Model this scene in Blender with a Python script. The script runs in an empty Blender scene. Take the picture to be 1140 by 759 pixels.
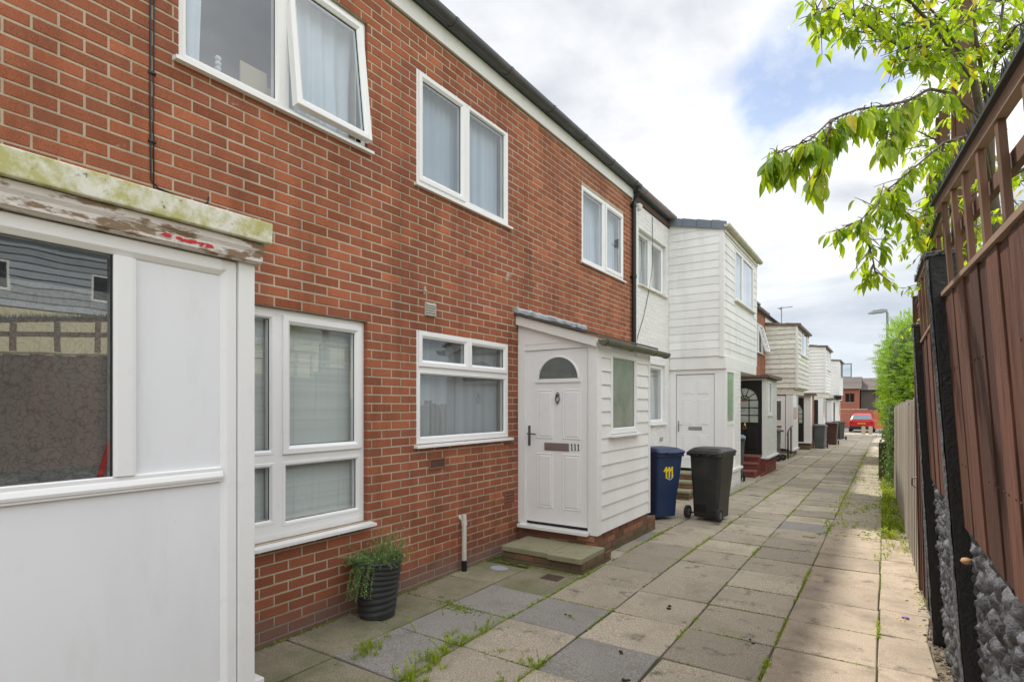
import bpy, bmesh, math, random
from mathutils import Vector, Matrix, noise as mn
R = random.Random(7)
PI = math.pi
sc = bpy.context.scene
C = sc.collection
def zg(y):                                   # the alley falls gently away
    return 0.0 if y < 6 else -0.009*(y-6)

# ------------------------------------------------------------------ materials
def nt(name):
    m = bpy.data.materials.new(name); m.use_nodes = True
    t = m.node_tree; b = t.nodes['Principled BSDF']
    return m, t, b
def N(t, kind, **kw):
    n = t.nodes.new(kind)
    for k, v in kw.items():
        if k in n.inputs: n.inputs[k].default_value = v
        else: setattr(n, k, v)
    return n
def noise(t, vec, scale, detail=4, rough=.6):
    n = N(t, 'ShaderNodeTexNoise'); n.inputs['Scale'].default_value = scale
    n.inputs['Detail'].default_value = detail; n.inputs['Roughness'].default_value = rough
    t.links.new(vec, n.inputs['Vector']); return n.outputs['Fac']
def ramp(t, fac, a, b, ca=(0,0,0,1), cb=(1,1,1,1)):
    r = t.nodes.new('ShaderNodeValToRGB'); e = r.color_ramp.elements
    e[0].position = a; e[0].color = ca; e[1].position = b; e[1].color = cb
    t.links.new(fac, r.inputs['Fac']); return r.outputs['Color']
def mix(t, fac, a, b, mode='MIX'):
    m = t.nodes.new('ShaderNodeMix'); m.data_type = 'RGBA'; m.blend_type = mode
    def put(i, v):
        if isinstance(v, (tuple, list)): m.inputs[i].default_value = (*v[:3], 1)
        elif isinstance(v, (int, float)): m.inputs[i].default_value = v
        else: t.links.new(v, m.inputs[i])
    put(0, fac); put(6, a); put(7, b); return m.outputs[2]
def math_(t, op, a, b=0.0):
    m = t.nodes.new('ShaderNodeMath'); m.operation = op
    for i, v in enumerate((a, b)):
        if isinstance(v, (int, float)): m.inputs[i].default_value = v
        else: t.links.new(v, m.inputs[i])
    return m.outputs[0]
def mat(name, col, rough=.6, var=.15, vscale=3, dirt=None, dscale=2.5, dlo=.55, dhi=.75, damt=1,
        bump=0, bscale=80, bdist=.002, attr=0, stretch=None, fine=0, fscale=250, metal=0, spec=.5,
        low=None, lowz=.3, lowamt=.8, dirt2=None, d2=(.6,.7,9), streak=0, hue=None):
    """base colour broken up by noise, dirt patches, an optional per-face tint and ground splash"""
    m, t, b = nt(name)
    tc = t.nodes.new('ShaderNodeTexCoord'); vec = tc.outputs['Object']
    geo = t.nodes.new('ShaderNodeNewGeometry'); wp = geo.outputs['Position']
    if stretch:
        mp = t.nodes.new('ShaderNodeMapping'); mp.inputs['Scale'].default_value = stretch
        t.links.new(wp, mp.inputs['Vector']); vec = mp.outputs['Vector']
    else: vec = wp
    c = mix(t, noise(t, vec, vscale), tuple(x*(1-var) for x in col), tuple(min(1, x*(1+var)) for x in col))
    if attr:
        a = t.nodes.new('ShaderNodeAttribute'); a.attribute_name = 'rnd'
        v = math_(t, 'MULTIPLY_ADD', a.outputs['Fac'], 2*attr); t.nodes[-1].inputs[2].default_value = 1-attr
        cc = t.nodes.new('ShaderNodeCombineColor')
        for i in range(3): t.links.new(v, cc.inputs[i])
        c = mix(t, 1, c, cc.outputs[0], 'MULTIPLY')
    if hue:
        a2 = t.nodes.new('ShaderNodeAttribute'); a2.attribute_name = 'rnd'
        hv = math_(t, 'FRACT', math_(t, 'MULTIPLY', a2.outputs['Fac'], 7.31))
        c = mix(t, math_(t, 'MULTIPLY', hv, .75), c, hue)
    if streak:
        mp2 = t.nodes.new('ShaderNodeMapping'); mp2.inputs['Scale'].default_value = (2.2, 2.2, .45); t.links.new(wp, mp2.inputs['Vector'])
        f = ramp(t, noise(t, mp2.outputs['Vector'], 1.6, 6, .6), .45, .68, (1,1,1,1), (1-streak,)*3+(1,))
        c = mix(t, 1, c, f, 'MULTIPLY')
    if fine:
        f = noise(t, wp, fscale, 2)
        c = mix(t, 1, c, ramp(t, f, .3, .7, (1-fine,)*3+(1,), (1+fine,)*3+(1,)), 'MULTIPLY')
    if dirt:
        f = ramp(t, noise(t, vec if stretch else wp, dscale, 7, .65), dlo, dhi)
        c = mix(t, math_(t, 'MULTIPLY', f, damt), c, dirt)
    if dirt2:
        f = ramp(t, noise(t, wp, d2[2], 8, .7), d2[0], d2[1])
        c = mix(t, f, c, dirt2)
    if low:
        sx = t.nodes.new('ShaderNodeSeparateXYZ'); t.links.new(wp, sx.inputs[0])
        n2 = noise(t, wp, 4, 6)
        h = math_(t, 'MULTIPLY', math_(t, 'ADD', math_(t, 'DIVIDE', sx.outputs[2], lowz), math_(t, 'MULTIPLY', n2, 1.4)), .4)
        f = ramp(t, h, .42, .72, (1,1,1,1), (0,0,0,1))
        c = mix(t, math_(t, 'MULTIPLY', f, lowamt), c, low)
    t.links.new(c, b.inputs['Base Color'])
    b.inputs['Roughness'].default_value = rough; b.inputs['Metallic'].default_value = metal
    b.inputs['Specular IOR Level'].default_value = spec
    if bump:
        bp = t.nodes.new('ShaderNodeBump'); bp.inputs['Strength'].default_value = bump
        bp.inputs['Distance'].default_value = bdist
        t.links.new(noise(t, vec, bscale, 5, .65), bp.inputs['Height']); t.links.new(bp.outputs[0], b.inputs['Normal'])
    return m
def glass(name, tint=(.88,.92,.91), extra=.05, bump=0, bscale=40, boost=1.8, rough=0):
    m, t, b = nt(name); t.nodes.remove(b); out = t.nodes['Material Output']
    gg = t.nodes.new('ShaderNodeNewGeometry'); dp = t.nodes.new('ShaderNodeVectorMath'); dp.operation = 'DOT_PRODUCT'
    t.links.new(gg.outputs['Normal'], dp.inputs[0]); t.links.new(gg.outputs['Incoming'], dp.inputs[1])
    sch = math_(t, 'POWER', math_(t, 'SUBTRACT', 1.0, math_(t, 'ABSOLUTE', dp.outputs['Value'])), 5.0)
    f = math_(t, 'MINIMUM', math_(t, 'ADD', math_(t, 'MULTIPLY', math_(t, 'ADD', math_(t, 'MULTIPLY', sch, .96), .04), boost), extra), 1.0)
    tr = N(t, 'ShaderNodeBsdfTransparent'); tr.inputs[0].default_value = (*tint, 1)
    gl = N(t, 'ShaderNodeBsdfGlossy'); gl.inputs['Roughness'].default_value = rough
    gl.inputs[0].default_value = (.93,.96,.97,1)
    mx = t.nodes.new('ShaderNodeMixShader'); t.links.new(f, mx.inputs[0]); t.links.new(tr.outputs[0], mx.inputs[1]); t.links.new(gl.outputs[0], mx.inputs[2])
    geo = t.nodes.new('ShaderNodeNewGeometry')
    bp = t.nodes.new('ShaderNodeBump'); bp.inputs['Strength'].default_value = bump if bump else .03
    bp.inputs['Distance'].default_value = .004 if bump else .02
    t.links.new(noise(t, geo.outputs['Position'], bscale if bump else 2.2, 2), bp.inputs['Height'])
    t.links.new(bp.outputs[0], gl.inputs['Normal'])
    t.links.new(mx.outputs[0], out.inputs[0]); return m
def frosted(name, col, rough=.35, col2=None):
    m, t, b = nt(name)
    geo = t.nodes.new('ShaderNodeNewGeometry'); P = geo.outputs['Position']
    c = mix(t, ramp(t, noise(t, P, 2.2, 3), .35, .65), col, col2 or tuple(x*1.5 for x in col))
    v = t.nodes.new('ShaderNodeTexVoronoi'); v.inputs['Scale'].default_value = 120; t.links.new(P, v.inputs['Vector'])
    c = mix(t, 1, c, ramp(t, v.outputs['Distance'], 0, .8, (.8,.8,.8,1), (1.1,1.1,1.1,1)), 'MULTIPLY')
    t.links.new(c, b.inputs['Base Color']); b.inputs['Roughness'].default_value = rough
    b.inputs['Specular IOR Level'].default_value = .8
    b.inputs['Coat Weight'].default_value = .6; b.inputs['Coat Roughness'].default_value = .03
    bp = t.nodes.new('ShaderNodeBump'); bp.inputs['Strength'].default_value = .6; bp.inputs['Distance'].default_value = .003
    t.links.new(v.outputs['Distance'], bp.inputs['Height']); t.links.new(bp.outputs[0], b.inputs['Normal'])
    return m
def leafmat(name, c1, c2, trans=.45, rough=.45, c3=None):
    m, t, b = nt(name); out = t.nodes['Material Output']
    a = t.nodes.new('ShaderNodeAttribute'); a.attribute_name = 'rnd'
    r = t.nodes.new('ShaderNodeValToRGB'); e = r.color_ramp.elements
    e[0].color = (*c1, 1); e[1].color = (*c2, 1)
    if c3: k = e.new(.93); k.color = (*c2, 1); e[-1].color = (*c3, 1)
    t.links.new(a.outputs['Fac'], r.inputs[0]); c = r.outputs[0]
    t.links.new(c, b.inputs['Base Color']); b.inputs['Roughness'].default_value = rough
    tl = N(t, 'ShaderNodeBsdfTranslucent'); t.links.new(mix(t, 1, c, (1.5,1.45,.5), 'MULTIPLY'), tl.inputs[0])
    mx = t.nodes.new('ShaderNodeMixShader'); mx.inputs[0].default_value = trans
    t.links.new(b.outputs[0], mx.inputs[1]); t.links.new(tl.outputs[0], mx.inputs[2]); t.links.new(mx.outputs[0], out.inputs[0])
    return m

MT = {}
MT['brick'] = mat('brick_red', (.385,.128,.064), .9, .18, 1.3, attr=.30, streak=.30, hue=(.27,.105,.062), spec=.15, fine=.35, fscale=210, bump=.9, bscale=170, bdist=.003,
                  dirt=(.24,.085,.06), dscale=1.4, dlo=.48, dhi=.75, damt=.6, dirt2=(.55,.46,.40), d2=(.66,.76,3.1), low=(.24,.15,.12), lowz=.2, lowamt=.85)
MT['brick_dark'] = mat('brick_brown', (.27,.115,.07), .9, .25, 2, attr=.4, fine=.3, bump=.9, bscale=150, dirt=(.10,.09,.035), dscale=3, dlo=.5, dhi=.7, damt=.7, low=(.10,.09,.045), lowz=.15)
MT['brick_maroon'] = mat('brick_maroon', (.22,.05,.04), .8, .2, 2, attr=.35, fine=.2, bump=.6, bscale=120, dirt=(.3,.25,.22), dscale=4, dlo=.62, dhi=.8, damt=.6)
MT['mortar'] = mat('mortar', (.47,.395,.29), .95, .3, 3, streak=.3, fine=.2, bump=.8, bscale=200, low=(.25,.23,.20), lowz=.25, lowamt=.8)
MT['mortar_dark'] = mat('mortar_dark', (.17,.14,.10), .95, .3, 5, bump=.6, bscale=150)
MT['wpaint_brick'] = mat('white_painted_brick', (.76,.76,.74), .6, .05, 2, attr=.05, bump=.5, bscale=90, dirt=(.55,.52,.45), dscale=5, dlo=.6, dhi=.8, damt=.5, low=(.45,.44,.38), lowz=.12, lowamt=.6)
MT['upvc'] = mat('white_upvc', (.83,.83,.82), .28, .02, 2, dirt=(.66,.64,.58), dscale=9, dlo=.58, dhi=.82, damt=.4, dirt2=(.50,.47,.40), d2=(.73,.80,18), bump=.05, bscale=8, bdist=.004)
MT['upvc_panel'] = mat('white_upvc_panel', (.80,.81,.83), .33, .03, 1.5, streak=.06, stretch=(1,1,.3), dirt=(.60,.60,.59), dscale=9, dlo=.55, dhi=.8, damt=.35, dirt2=(.55,.54,.52), d2=(.70,.80,14), bump=.12, bscale=4, bdist=.004)
MT['board'] = mat('white_shiplap', (.82,.81,.79), .45, .04, 3, attr=.04, streak=.07, stretch=(1,.4,3), dirt=(.6,.58,.5), dscale=4, dlo=.6, dhi=.85, damt=.35, bump=.15, bscale=30)
MT['board_old'] = mat('weathered_white_board', (.82,.82,.80), .55, .05, 3, attr=.07, streak=.14, stretch=(1,.5,3), dirt=(.42,.40,.32), dscale=6, dlo=.60, dhi=.80, damt=.6, bump=.4, bscale=30)
MT['board_older'] = mat('stained_cream_board', (.74,.72,.64), .65, .1, 3, attr=.13, stretch=(1,.5,3), dirt=(.30,.28,.19), dscale=6, dlo=.50, dhi=.72, damt=.8, bump=.4, bscale=30)
MT['fascia'] = mat('white_fascia', (.78,.78,.74), .4, .04, 3, dirt=(.5,.5,.38), dscale=8, dlo=.6, dhi=.8, damt=.5)
MT['mossboard'] = mat('mossy_white_board', (.76,.75,.66), .7, .08, 8, dirt=(.44,.43,.11), dscale=11, dlo=.40, dhi=.58, damt=.85, dirt2=(.16,.15,.07), d2=(.60,.68,26), bump=.4, bscale=60, bdist=.004)
MT['peeling'] = mat('peeling_paint', (.70,.66,.62), .7, .08, 8, stretch=(1,.35,1.3), dirt=(.22,.14,.07), dscale=13, dlo=.50, dhi=.56, damt=.95, dirt2=(.14,.16,.07), d2=(.64,.72,22), bump=.8, bscale=40, bdist=.006)
MT['redflake'] = mat('red_paint_flake', (.55,.03,.03), .6, .2, 30)
MT['gutter'] = mat('dark_grey_gutter', (.075,.08,.085), .38, .12, 3, dirt=(.16,.16,.15), dscale=4, dlo=.5, dhi=.8, damt=.6)
MT['gutter_brown'] = mat('faded_brown_gutter', (.20,.165,.155), .5, .15, 4, dirt=(.34,.32,.3), dscale=5, dlo=.5, dhi=.7, damt=.6)
MT['gutter_cream'] = mat('lichen_cream_gutter', (.55,.52,.42), .6, .15, 6, dirt=(.25,.24,.14), dscale=12, dlo=.5, dhi=.7, damt=.7)
MT['black'] = mat('black_plastic', (.012,.012,.013), .35, .2, 5, dirt=(.06,.06,.055), dscale=6, dlo=.55, dhi=.8, damt=.5)
MT['rubber'] = mat('black_rubber', (.02,.02,.02), .8, .2, 5)
MT['lead'] = mat('lead_flashing', (.36,.38,.40), .55, .25, 9, dirt=(.6,.6,.6), dscale=12, dlo=.55, dhi=.7, damt=.6, bump=.8, bscale=18, bdist=.01)
MT['slate'] = mat('blue_grey_slate', (.14,.17,.20), .55, .2, 4, attr=.25, dirt=(.3,.31,.3), dscale=7, dlo=.6, dhi=.8, damt=.4, bump=.3, bscale=30)
MT['felt'] = mat('roof_felt', (.10,.09,.08), .85, .3, 5, dirt=(.09,.10,.04), dscale=5, dlo=.5, dhi=.7, bump=.5, bscale=60)
MT['brownfelt'] = mat('brown_roof_edge', (.17,.125,.10), .8, .3, 8, attr=.2, bump=.5, bscale=40)
MT['greenish_gutter'] = mat('mossy_black_gutter', (.10,.105,.085), .5, .3, 4, dirt=(.13,.15,.06), dscale=5, dlo=.42, dhi=.6, damt=.8)
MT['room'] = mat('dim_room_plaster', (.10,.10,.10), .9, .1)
MT['glass'] = glass('window_glass')
MT['glass_sky'] = glass('window_glass_upper', (.80,.87,.92), .10, boost=1.8)
MT['glass_pattern'] = glass('patterned_glass', (.85,.86,.85), .16, boost=2.4)
MT['glass_green'] = frosted('frosted_green_glass', (.12,.20,.13), .25, (.27,.29,.24))
MT['glass_green2'] = frosted('frosted_pale_green_glass', (.17,.36,.20), .25, (.30,.40,.30))
MT['glass_fan'] = frosted('obscured_fanlight_glass', (.085,.10,.09), .2)
MT['glass_pale'] = frosted('obscured_pale_glass', (.36,.40,.36), .25)
MT['gasket'] = mat('black_gasket', (.02,.02,.02), .6)
MT['curtain'] = mat('net_curtain', (.70,.72,.74), .9, .06, 3)
MT['vblind'] = mat('vertical_blind_fabric', (.62,.65,.68), .85, .05, 3, attr=.10)
MT['vblind_grey'] = mat('grey_vertical_blind_fabric', (.40,.42,.45), .85, .05, 3, attr=.12)
MT['venetian'] = mat('venetian_slat', (.80,.82,.80), .5, .05, 3, attr=.05)
MT['steel'] = mat('brushed_steel', (.42,.42,.43), .35, .1, 20, metal=.9)
MT['pewter'] = mat('dull_pewter', (.16,.16,.16), .4, .2, 20, metal=.8)
MT['brass'] = mat('polished_brass', (.6,.42,.15), .25, .1, 20, metal=1)
MT['digit'] = mat('black_digit', (.01,.01,.01), .4)
MT['yellow'] = mat('yellow_paint', (.85,.65,.02), .6, .15, 40)
MT['palepaint'] = mat('pale_grey_paint', (.5,.55,.6), .6)
MT['stepslab'] = mat('mossy_concrete_step', (.28,.26,.165), .9, .2, 4, dirt=(.17,.18,.08), dscale=4, dlo=.45, dhi=.68, damt=.7, fine=.3, bump=.7, bscale=90, dirt2=(.09,.10,.04), d2=(.6,.72,8))
MT['stepslab_red'] = mat('red_brown_step', (.25,.11,.08), .8, .2, 4, dirt=(.3,.25,.2), dscale=6, dlo=.55, dhi=.7)
MT['blackdoor'] = mat('black_gloss_door', (.010,.009,.009), .45, .2, 4)
MT['darkred'] = mat('dark_red_door', (.10,.02,.02), .4, .2, 4)
MT['binblue'] = mat('navy_bin_plastic', (.012,.032,.095), .42, .15, 4, dirt=(.05,.07,.10), dscale=5, dlo=.55, dhi=.8, damt=.4, bump=.1, bscale=150)
MT['binblack'] = mat('charcoal_bin_plastic', (.024,.025,.023), .42, .2, 3, dirt=(.06,.06,.045), dscale=3.5, dlo=.48, dhi=.75, damt=.7, bump=.15, bscale=120)
MT['bingrey'] = mat('grey_bin_plastic', (.085,.09,.095), .5, .15, 4, dirt=(.15,.15,.14), dscale=4, dlo=.5, dhi=.8, damt=.5)
MT['binbrown'] = mat('brown_bin_plastic', (.060,.028,.020), .5, .15, 4, dirt=(.10,.07,.05), dscale=4, dlo=.5, dhi=.8, damt=.5)
MT['binlid'] = mat('pale_blue_bin_lid', (.20,.28,.38), .5, .15, 4)
MT['pot'] = mat('slate_grey_pot', (.040,.043,.045), .5, .2, 5, dirt=(.08,.085,.06), dscale=5, dlo=.5, dhi=.75, damt=.6, bump=.1, bscale=100)
MT['soil'] = mat('potting_soil', (.05,.035,.025), .95, .4, 30, bump=1, bscale=60, bdist=.01)
MT['pipe'] = mat('off_white_pipe', (.62,.60,.54), .5, .1, 6, dirt=(.3,.28,.2), dscale=8, dlo=.55, dhi=.8, damt=.6)
MT['vent'] = mat('grey_beige_vent', (.42,.40,.34), .6, .1, 8)
MT['airbrick'] = mat('terracotta_airbrick', (.26,.10,.06), .85, .2, 8)
MT['hole'] = mat('dark_opening', (.012,.010,.009), .9)
MT['cable'] = mat('black_cable', (.015,.015,.017), .5)
MT['greycable'] = mat('grey_cable', (.12,.12,.11), .6)
MT['woodbrown'] = mat('red_brown_fence_board', (.105,.046,.031), .7, .45, 4, attr=.35, spec=.25, stretch=(6,6,.8), dirt=(.045,.022,.017), dscale=3.5, dlo=.45, dhi=.66, damt=.85, fine=.2, bump=1, bscale=9, bdist=.006, dirt2=(.025,.014,.010), d2=(.69,.73,6))
MT['woodpost'] = mat('weathered_brown_post', (.14,.07,.042), .75, .25, 4, attr=.2, stretch=(8,8,.6), dirt=(.09,.10,.035), dscale=3, dlo=.5, dhi=.75, damt=.6, bump=.8, bscale=10, bdist=.004)
MT['postpale'] = mat('sawn_timber_edge', (.26,.17,.12), .75, .25, 6, attr=.2)
MT['postblack'] = mat('black_painted_concrete', (.008,.008,.0085), .38, .25, 6, bump=.9, bscale=45, bdist=.006, dirt=(.03,.03,.032), dscale=20, dlo=.6, dhi=.7)
MT['posttex'] = mat('exposed_aggregate_paint', (.13,.14,.155), .6, .4, 25, dirt=(.03,.032,.036), dscale=60, dlo=.45, dhi=.55, bump=1, bscale=60, bdist=.012)
MT['stone'] = mat('grey_painted_stone', (.095,.099,.112), .5, .4, 9, attr=.35, dirt=(.022,.023,.026), dscale=14, dlo=.47, dhi=.54, damt=.92, bump=1, bscale=40, bdist=.014)
MT['greytimber'] = mat('silvered_timber', (.33,.29,.24), .8, .15, 4, attr=.25, stretch=(5,5,.5), dirt=(.18,.14,.09), dscale=3, dlo=.5, dhi=.75, damt=.6, bump=.6, bscale=12)
MT['spike'] = mat('dark_green_plastic', (.012,.018,.016), .5)
MT['mossypost'] = mat('mossy_timber', (.10,.085,.05), .9, .3, 5, dirt=(.06,.075,.02), dscale=6, dlo=.45, dhi=.6, bump=.8, bscale=30)
MT['lamp'] = mat('galvanised_grey', (.25,.27,.28), .5, .1, 5)
MT['bark'] = mat('tree_bark', (.13,.10,.075), .85, .35, 10, dirt=(.06,.05,.04), dscale=20, dlo=.5, dhi=.7, bump=.8, bscale=60)
MT['leaf'] = leafmat('cherry_leaf', (.13,.26,.02), (.44,.54,.05), .55, .42, (.60,.50,.07))
MT['hedge'] = leafmat('conifer_spray', (.11,.24,.016), (.34,.50,.035), .4, .6)
MT['hedgecore'] = mat('hedge_inner_hull', (.06,.10,.018), .95, .5, 4)
MT['ivy'] = leafmat('ivy_leaf', (.035,.075,.018), (.12,.20,.04), .2, .3)
MT['weed'] = leafmat('weed_leaf', (.15,.25,.02), (.40,.48,.03), .35, .6, (.60,.50,.07))
MT['herb'] = leafmat('lavender_foliage', (.14,.25,.07), (.36,.46,.20), .3, .6)
MT['flag'] = mat('concrete_flag', (.41,.35,.27), .92, .25, 2.6, attr=.26, fine=.5, fscale=110, dirt=(.24,.215,.155), dscale=2.6, dlo=.44, dhi=.68, damt=.75,
                 dirt2=(.12,.11,.08), d2=(.57,.68,4.5), bump=.9, bscale=130, bdist=.005)
MT['flaggrey'] = mat('blue_grey_flag', (.27,.25,.225), .92, .2, 1.6, attr=.22, fine=.5, fscale=120, dirt=(.16,.15,.115), dscale=4, dlo=.5, dhi=.75, damt=.5, bump=.7, bscale=150, bdist=.003)
MT['flagpale'] = mat('worn_pale_flag', (.37,.30,.225), .92, .15, 1.6, attr=.12, fine=.3, fscale=120, dirt=(.21,.17,.125), dscale=3, dlo=.48, dhi=.68, damt=.7, dirt2=(.16,.13,.10), d2=(.57,.68,5), bump=.7, bscale=140, bdist=.003)
MT['flagmossy'] = mat('damp_mossy_flag', (.27,.235,.165), .92, .25, 2.6, attr=.18, fine=.45, fscale=110, dirt=(.15,.155,.075), dscale=2.2, dlo=.40, dhi=.62, damt=.8, dirt2=(.07,.06,.04), d2=(.61,.69,6), bump=.9, bscale=130, bdist=.005)
MT['dirt'] = mat('joint_soil', (.085,.072,.045), .95, .4, 12, dirt=(.09,.13,.02), dscale=5, dlo=.45, dhi=.6, bump=1, bscale=80, bdist=.01)
MT['rubble'] = mat('gravelly_soil', (.26,.21,.15), .95, .3, 12, dirt=(.13,.11,.07), dscale=9, dlo=.45, dhi=.6, bump=1, bscale=70, bdist=.02)
MT['land'] = mat('rough_grass_ground', (.09,.11,.035), .95, .3, 1, dirt=(.14,.11,.07), dscale=.6)
MT['asphalt'] = mat('asphalt', (.12,.12,.12), .9, .15, 1, fine=.2)
MT['concrete'] = mat('concrete_surface', (.40,.38,.34), .9, .1, 1, fine=.15)
MT['redwall'] = mat('red_brick_wall', (.36,.12,.08), .9, .12, 1, attr=.1)
MT['fartile'] = mat('brown_roof_tile', (.12,.10,.09), .9, .2, 1, attr=.2)
MT['slatehung'] = mat('grey_slate_hanging', (.33,.36,.40), .6, .2, 2, attr=.2)
MT['cream'] = mat('cream_render', (.62,.55,.36), .8, .08, 1)
MT['carred'] = mat('red_car_paint', (.50,.012,.018), .2, .03, 1, spec=.6)
MT['carglass'] = mat('dark_car_glass', (.10,.13,.16), .08, .1, 1, spec=1)
MT['lampred'] = mat('tail_lamp_red', (.45,.01,.01), .15)
MT['plate'] = mat('yellow_number_plate', (.75,.42,.04), .4)
MT['stonebollard'] = mat('pale_bollard', (.42,.36,.26), .9, .15, 5)
MT['debris'] = mat('dead_leaf', (.05,.03,.02), .9)
MT['iron'] = mat('rusted_iron', (.085,.05,.035), .8, .3, 30, bump=.6, bscale=90)
MT['greyplastic'] = mat('pale_grey_plastic', (.34,.38,.42), .6)
MT['purple'] = mat('purple_petal', (.18,.08,.5), .6)
MT['tan'] = mat('tan_foam', (.42,.24,.12), .9, .3, 60, bump=1, bscale=90, bdist=.006)
MT['pattern'] = mat('etched_line', (.035,.033,.03), .4)
def obscured():
    m, t, b = nt('obscured_glass_body'); g = t.nodes.new('ShaderNodeNewGeometry'); P = g.outputs['Position']
    n = t.nodes.new('ShaderNodeTexNoise'); n.inputs['Scale'].default_value = 14; t.links.new(P, n.inputs['Vector'])
    w = mix(t, .12, P, n.outputs['Color'], 'ADD')
    v = t.nodes.new('ShaderNodeTexVoronoi'); v.feature = 'DISTANCE_TO_EDGE'; v.inputs['Scale'].default_value = 34; t.links.new(w, v.inputs['Vector'])
    ln = ramp(t, v.outputs['Distance'], .02, .09, (1,1,1,1), (0,0,0,1))
    base = mix(t, noise(t, P, 1.1, 3), (.13,.13,.125), (.42,.42,.39))
    t.links.new(mix(t, math_(t, 'MULTIPLY', ln, .42), base, (.035,.034,.032)), b.inputs['Base Color'])
    b.inputs['Roughness'].default_value = .35; return m
MT['obscured'] = obscured()
MT['card'] = mat('cardboard', (.45,.34,.2), .8)

# ------------------------------------------------------------------ mesh helpers
class MB:
    def __init__(s): s.v = []; s.f = []; s.val = []
    def add(s, vs, fs, val=.5):
        o = len(s.v); s.v.extend(vs); s.f.extend([tuple(i+o for i in f) for f in fs]); s.val.extend([val]*len(fs)); return s
def ident(u, n, w): return (u, n, w)
def FX(x, y0=0, z0=0):                        # frame on a wall whose outside looks along +X : u = y
    return lambda u, n, w: (x+n, y0+u, z0+w)
def FY(y, x0=0, z0=0):                        # frame on a wall whose outside looks along -Y : u = x
    return lambda u, n, w: (x0+u, y-n, z0+w)
BF = [(0,1,2,3),(7,6,5,4),(0,4,5,1),(1,5,6,2),(2,6,7,3),(3,7,4,0)]
def box(mb, fr, u0, u1, n0, n1, w0, w1, val=.5):
    mb.add([fr(*p) for p in ((u0,n0,w0),(u1,n0,w0),(u1,n1,w0),(u0,n1,w0),(u0,n0,w1),(u1,n0,w1),(u1,n1,w1),(u0,n1,w1))], BF, val); return mb
def prism(mb, fr, poly, n0, n1, val=.5):      # polygon in (u, w) pushed along n
    k = len(poly); vs = [fr(u, n0, w) for u, w in poly]+[fr(u, n1, w) for u, w in poly]
    fs = [tuple(range(k)), tuple(range(2*k-1, k-1, -1))]+[(i, (i+1) % k, (i+1) % k+k, i+k) for i in range(k)]
    mb.add(vs, fs, val); return mb
def extr(mb, fr, poly, u0, u1, val=.5):       # polygon in (n, w) pushed along u
    k = len(poly); vs = [fr(u0, n, w) for n, w in poly]+[fr(u1, n, w) for n, w in poly]
    fs = [tuple(range(k)), tuple(range(2*k-1, k-1, -1))]+[(i, (i+1) % k, (i+1) % k+k, i+k) for i in range(k)]
    mb.add(vs, fs, val); return mb
def ring(mb, fr, u0, u1, w0, w1, prof, val=.5):  # mitred frame, prof = [(inset, n)...] closed
    vs = []
    for d, n in prof:
        vs += [fr(u0+d, n, w0+d), fr(u1-d, n, w0+d), fr(u1-d, n, w1-d), fr(u0+d, n, w1-d)]
    k = len(prof); fs = []
    for i in range(k):
        j = (i+1) % k
        for a in range(4):
            b = (a+1) % 4; fs.append((i*4+a, i*4+b, j*4+b, j*4+a))
    mb.add(vs, fs, val); return mb
def frame_prof(wd, n0, n1): return [(0, n0), (0, n1-.004), (.004, n1), (wd*.62, n1), (wd*.92, n1-.014), (wd, n1-.018), (wd, n0)]
def tube(mb, pts, rad, seg=8, val=.5, cap=True):
    pts = [Vector(p) for p in pts]; n = len(pts); rr = rad if isinstance(rad, (list, tuple)) else [rad]*n
    vs = []; up = Vector((0.13, .21, .97))
    for i, p in enumerate(pts):
        d = (pts[min(i+1, n-1)]-pts[max(i-1, 0)]).normalized()
        a = d.cross(up); a = d.cross(Vector((1, 0, 0))) if a.length < .1 else a; a.normalize(); b = d.cross(a)
        for k in range(seg):
            t = 2*PI*k/seg; vs.append(tuple(p+a*math.cos(t)*rr[i]+b*math.sin(t)*rr[i]))
    fs = [(i*seg+k, i*seg+(k+1) % seg, (i+1)*seg+(k+1) % seg, (i+1)*seg+k) for i in range(n-1) for k in range(seg)]
    if cap: fs += [tuple(range(seg)), tuple(range(n*seg-1, (n-1)*seg-1, -1))]
    mb.add(vs, fs, val); return mb
def lathe(mb, c, prof, seg=24, val=.5, cap=True):
    vs = [(c[0]+r*math.cos(2*PI*k/seg), c[1]+r*math.sin(2*PI*k/seg), c[2]+z) for r, z in prof for k in range(seg)]
    n = len(prof); fs = [(i*seg+k, i*seg+(k+1) % seg, (i+1)*seg+(k+1) % seg, (i+1)*seg+k) for i in range(n-1) for k in range(seg)]
    if cap: fs += [tuple(range(seg-1, -1, -1)), tuple(range((n-1)*seg, n*seg))]
    mb.add(vs, fs, val); return mb
ORG = {}
def obj(name, mb, m, parent=None, bevel=0, smooth=False, recalc=True, org=None):
    o0 = ORG[parent.name] if parent else Vector(org or (0, 0, 0))
    me = bpy.data.meshes.new(name)
    me.from_pydata([(v[0]-o0[0], v[1]-o0[1], v[2]-o0[2]) for v in mb.v], [], mb.f)
    if recalc:
        bm = bmesh.new(); bm.from_mesh(me); bmesh.ops.recalc_face_normals(bm, faces=bm.faces); bm.to_mesh(me); bm.free()
    a = me.attributes.new('rnd', 'FLOAT', 'FACE'); a.data.foreach_set('value', mb.val)
    me.materials.append(MT[m] if isinstance(m, str) else m)
    if smooth: me.polygons.foreach_set('use_smooth', [True]*len(me.polygons))
    me.update()
    o = bpy.data.objects.new(name, me); C.objects.link(o)
    if parent: o.parent = parent; ORG[o.name] = ORG[parent.name]
    else: o.location = o0; ORG[o.name] = o0
    if bevel:
        b = o.modifiers.new('bevel', 'BEVEL'); b.width = bevel; b.segments = 2; b.limit_method = 'ANGLE'
    return o
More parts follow.
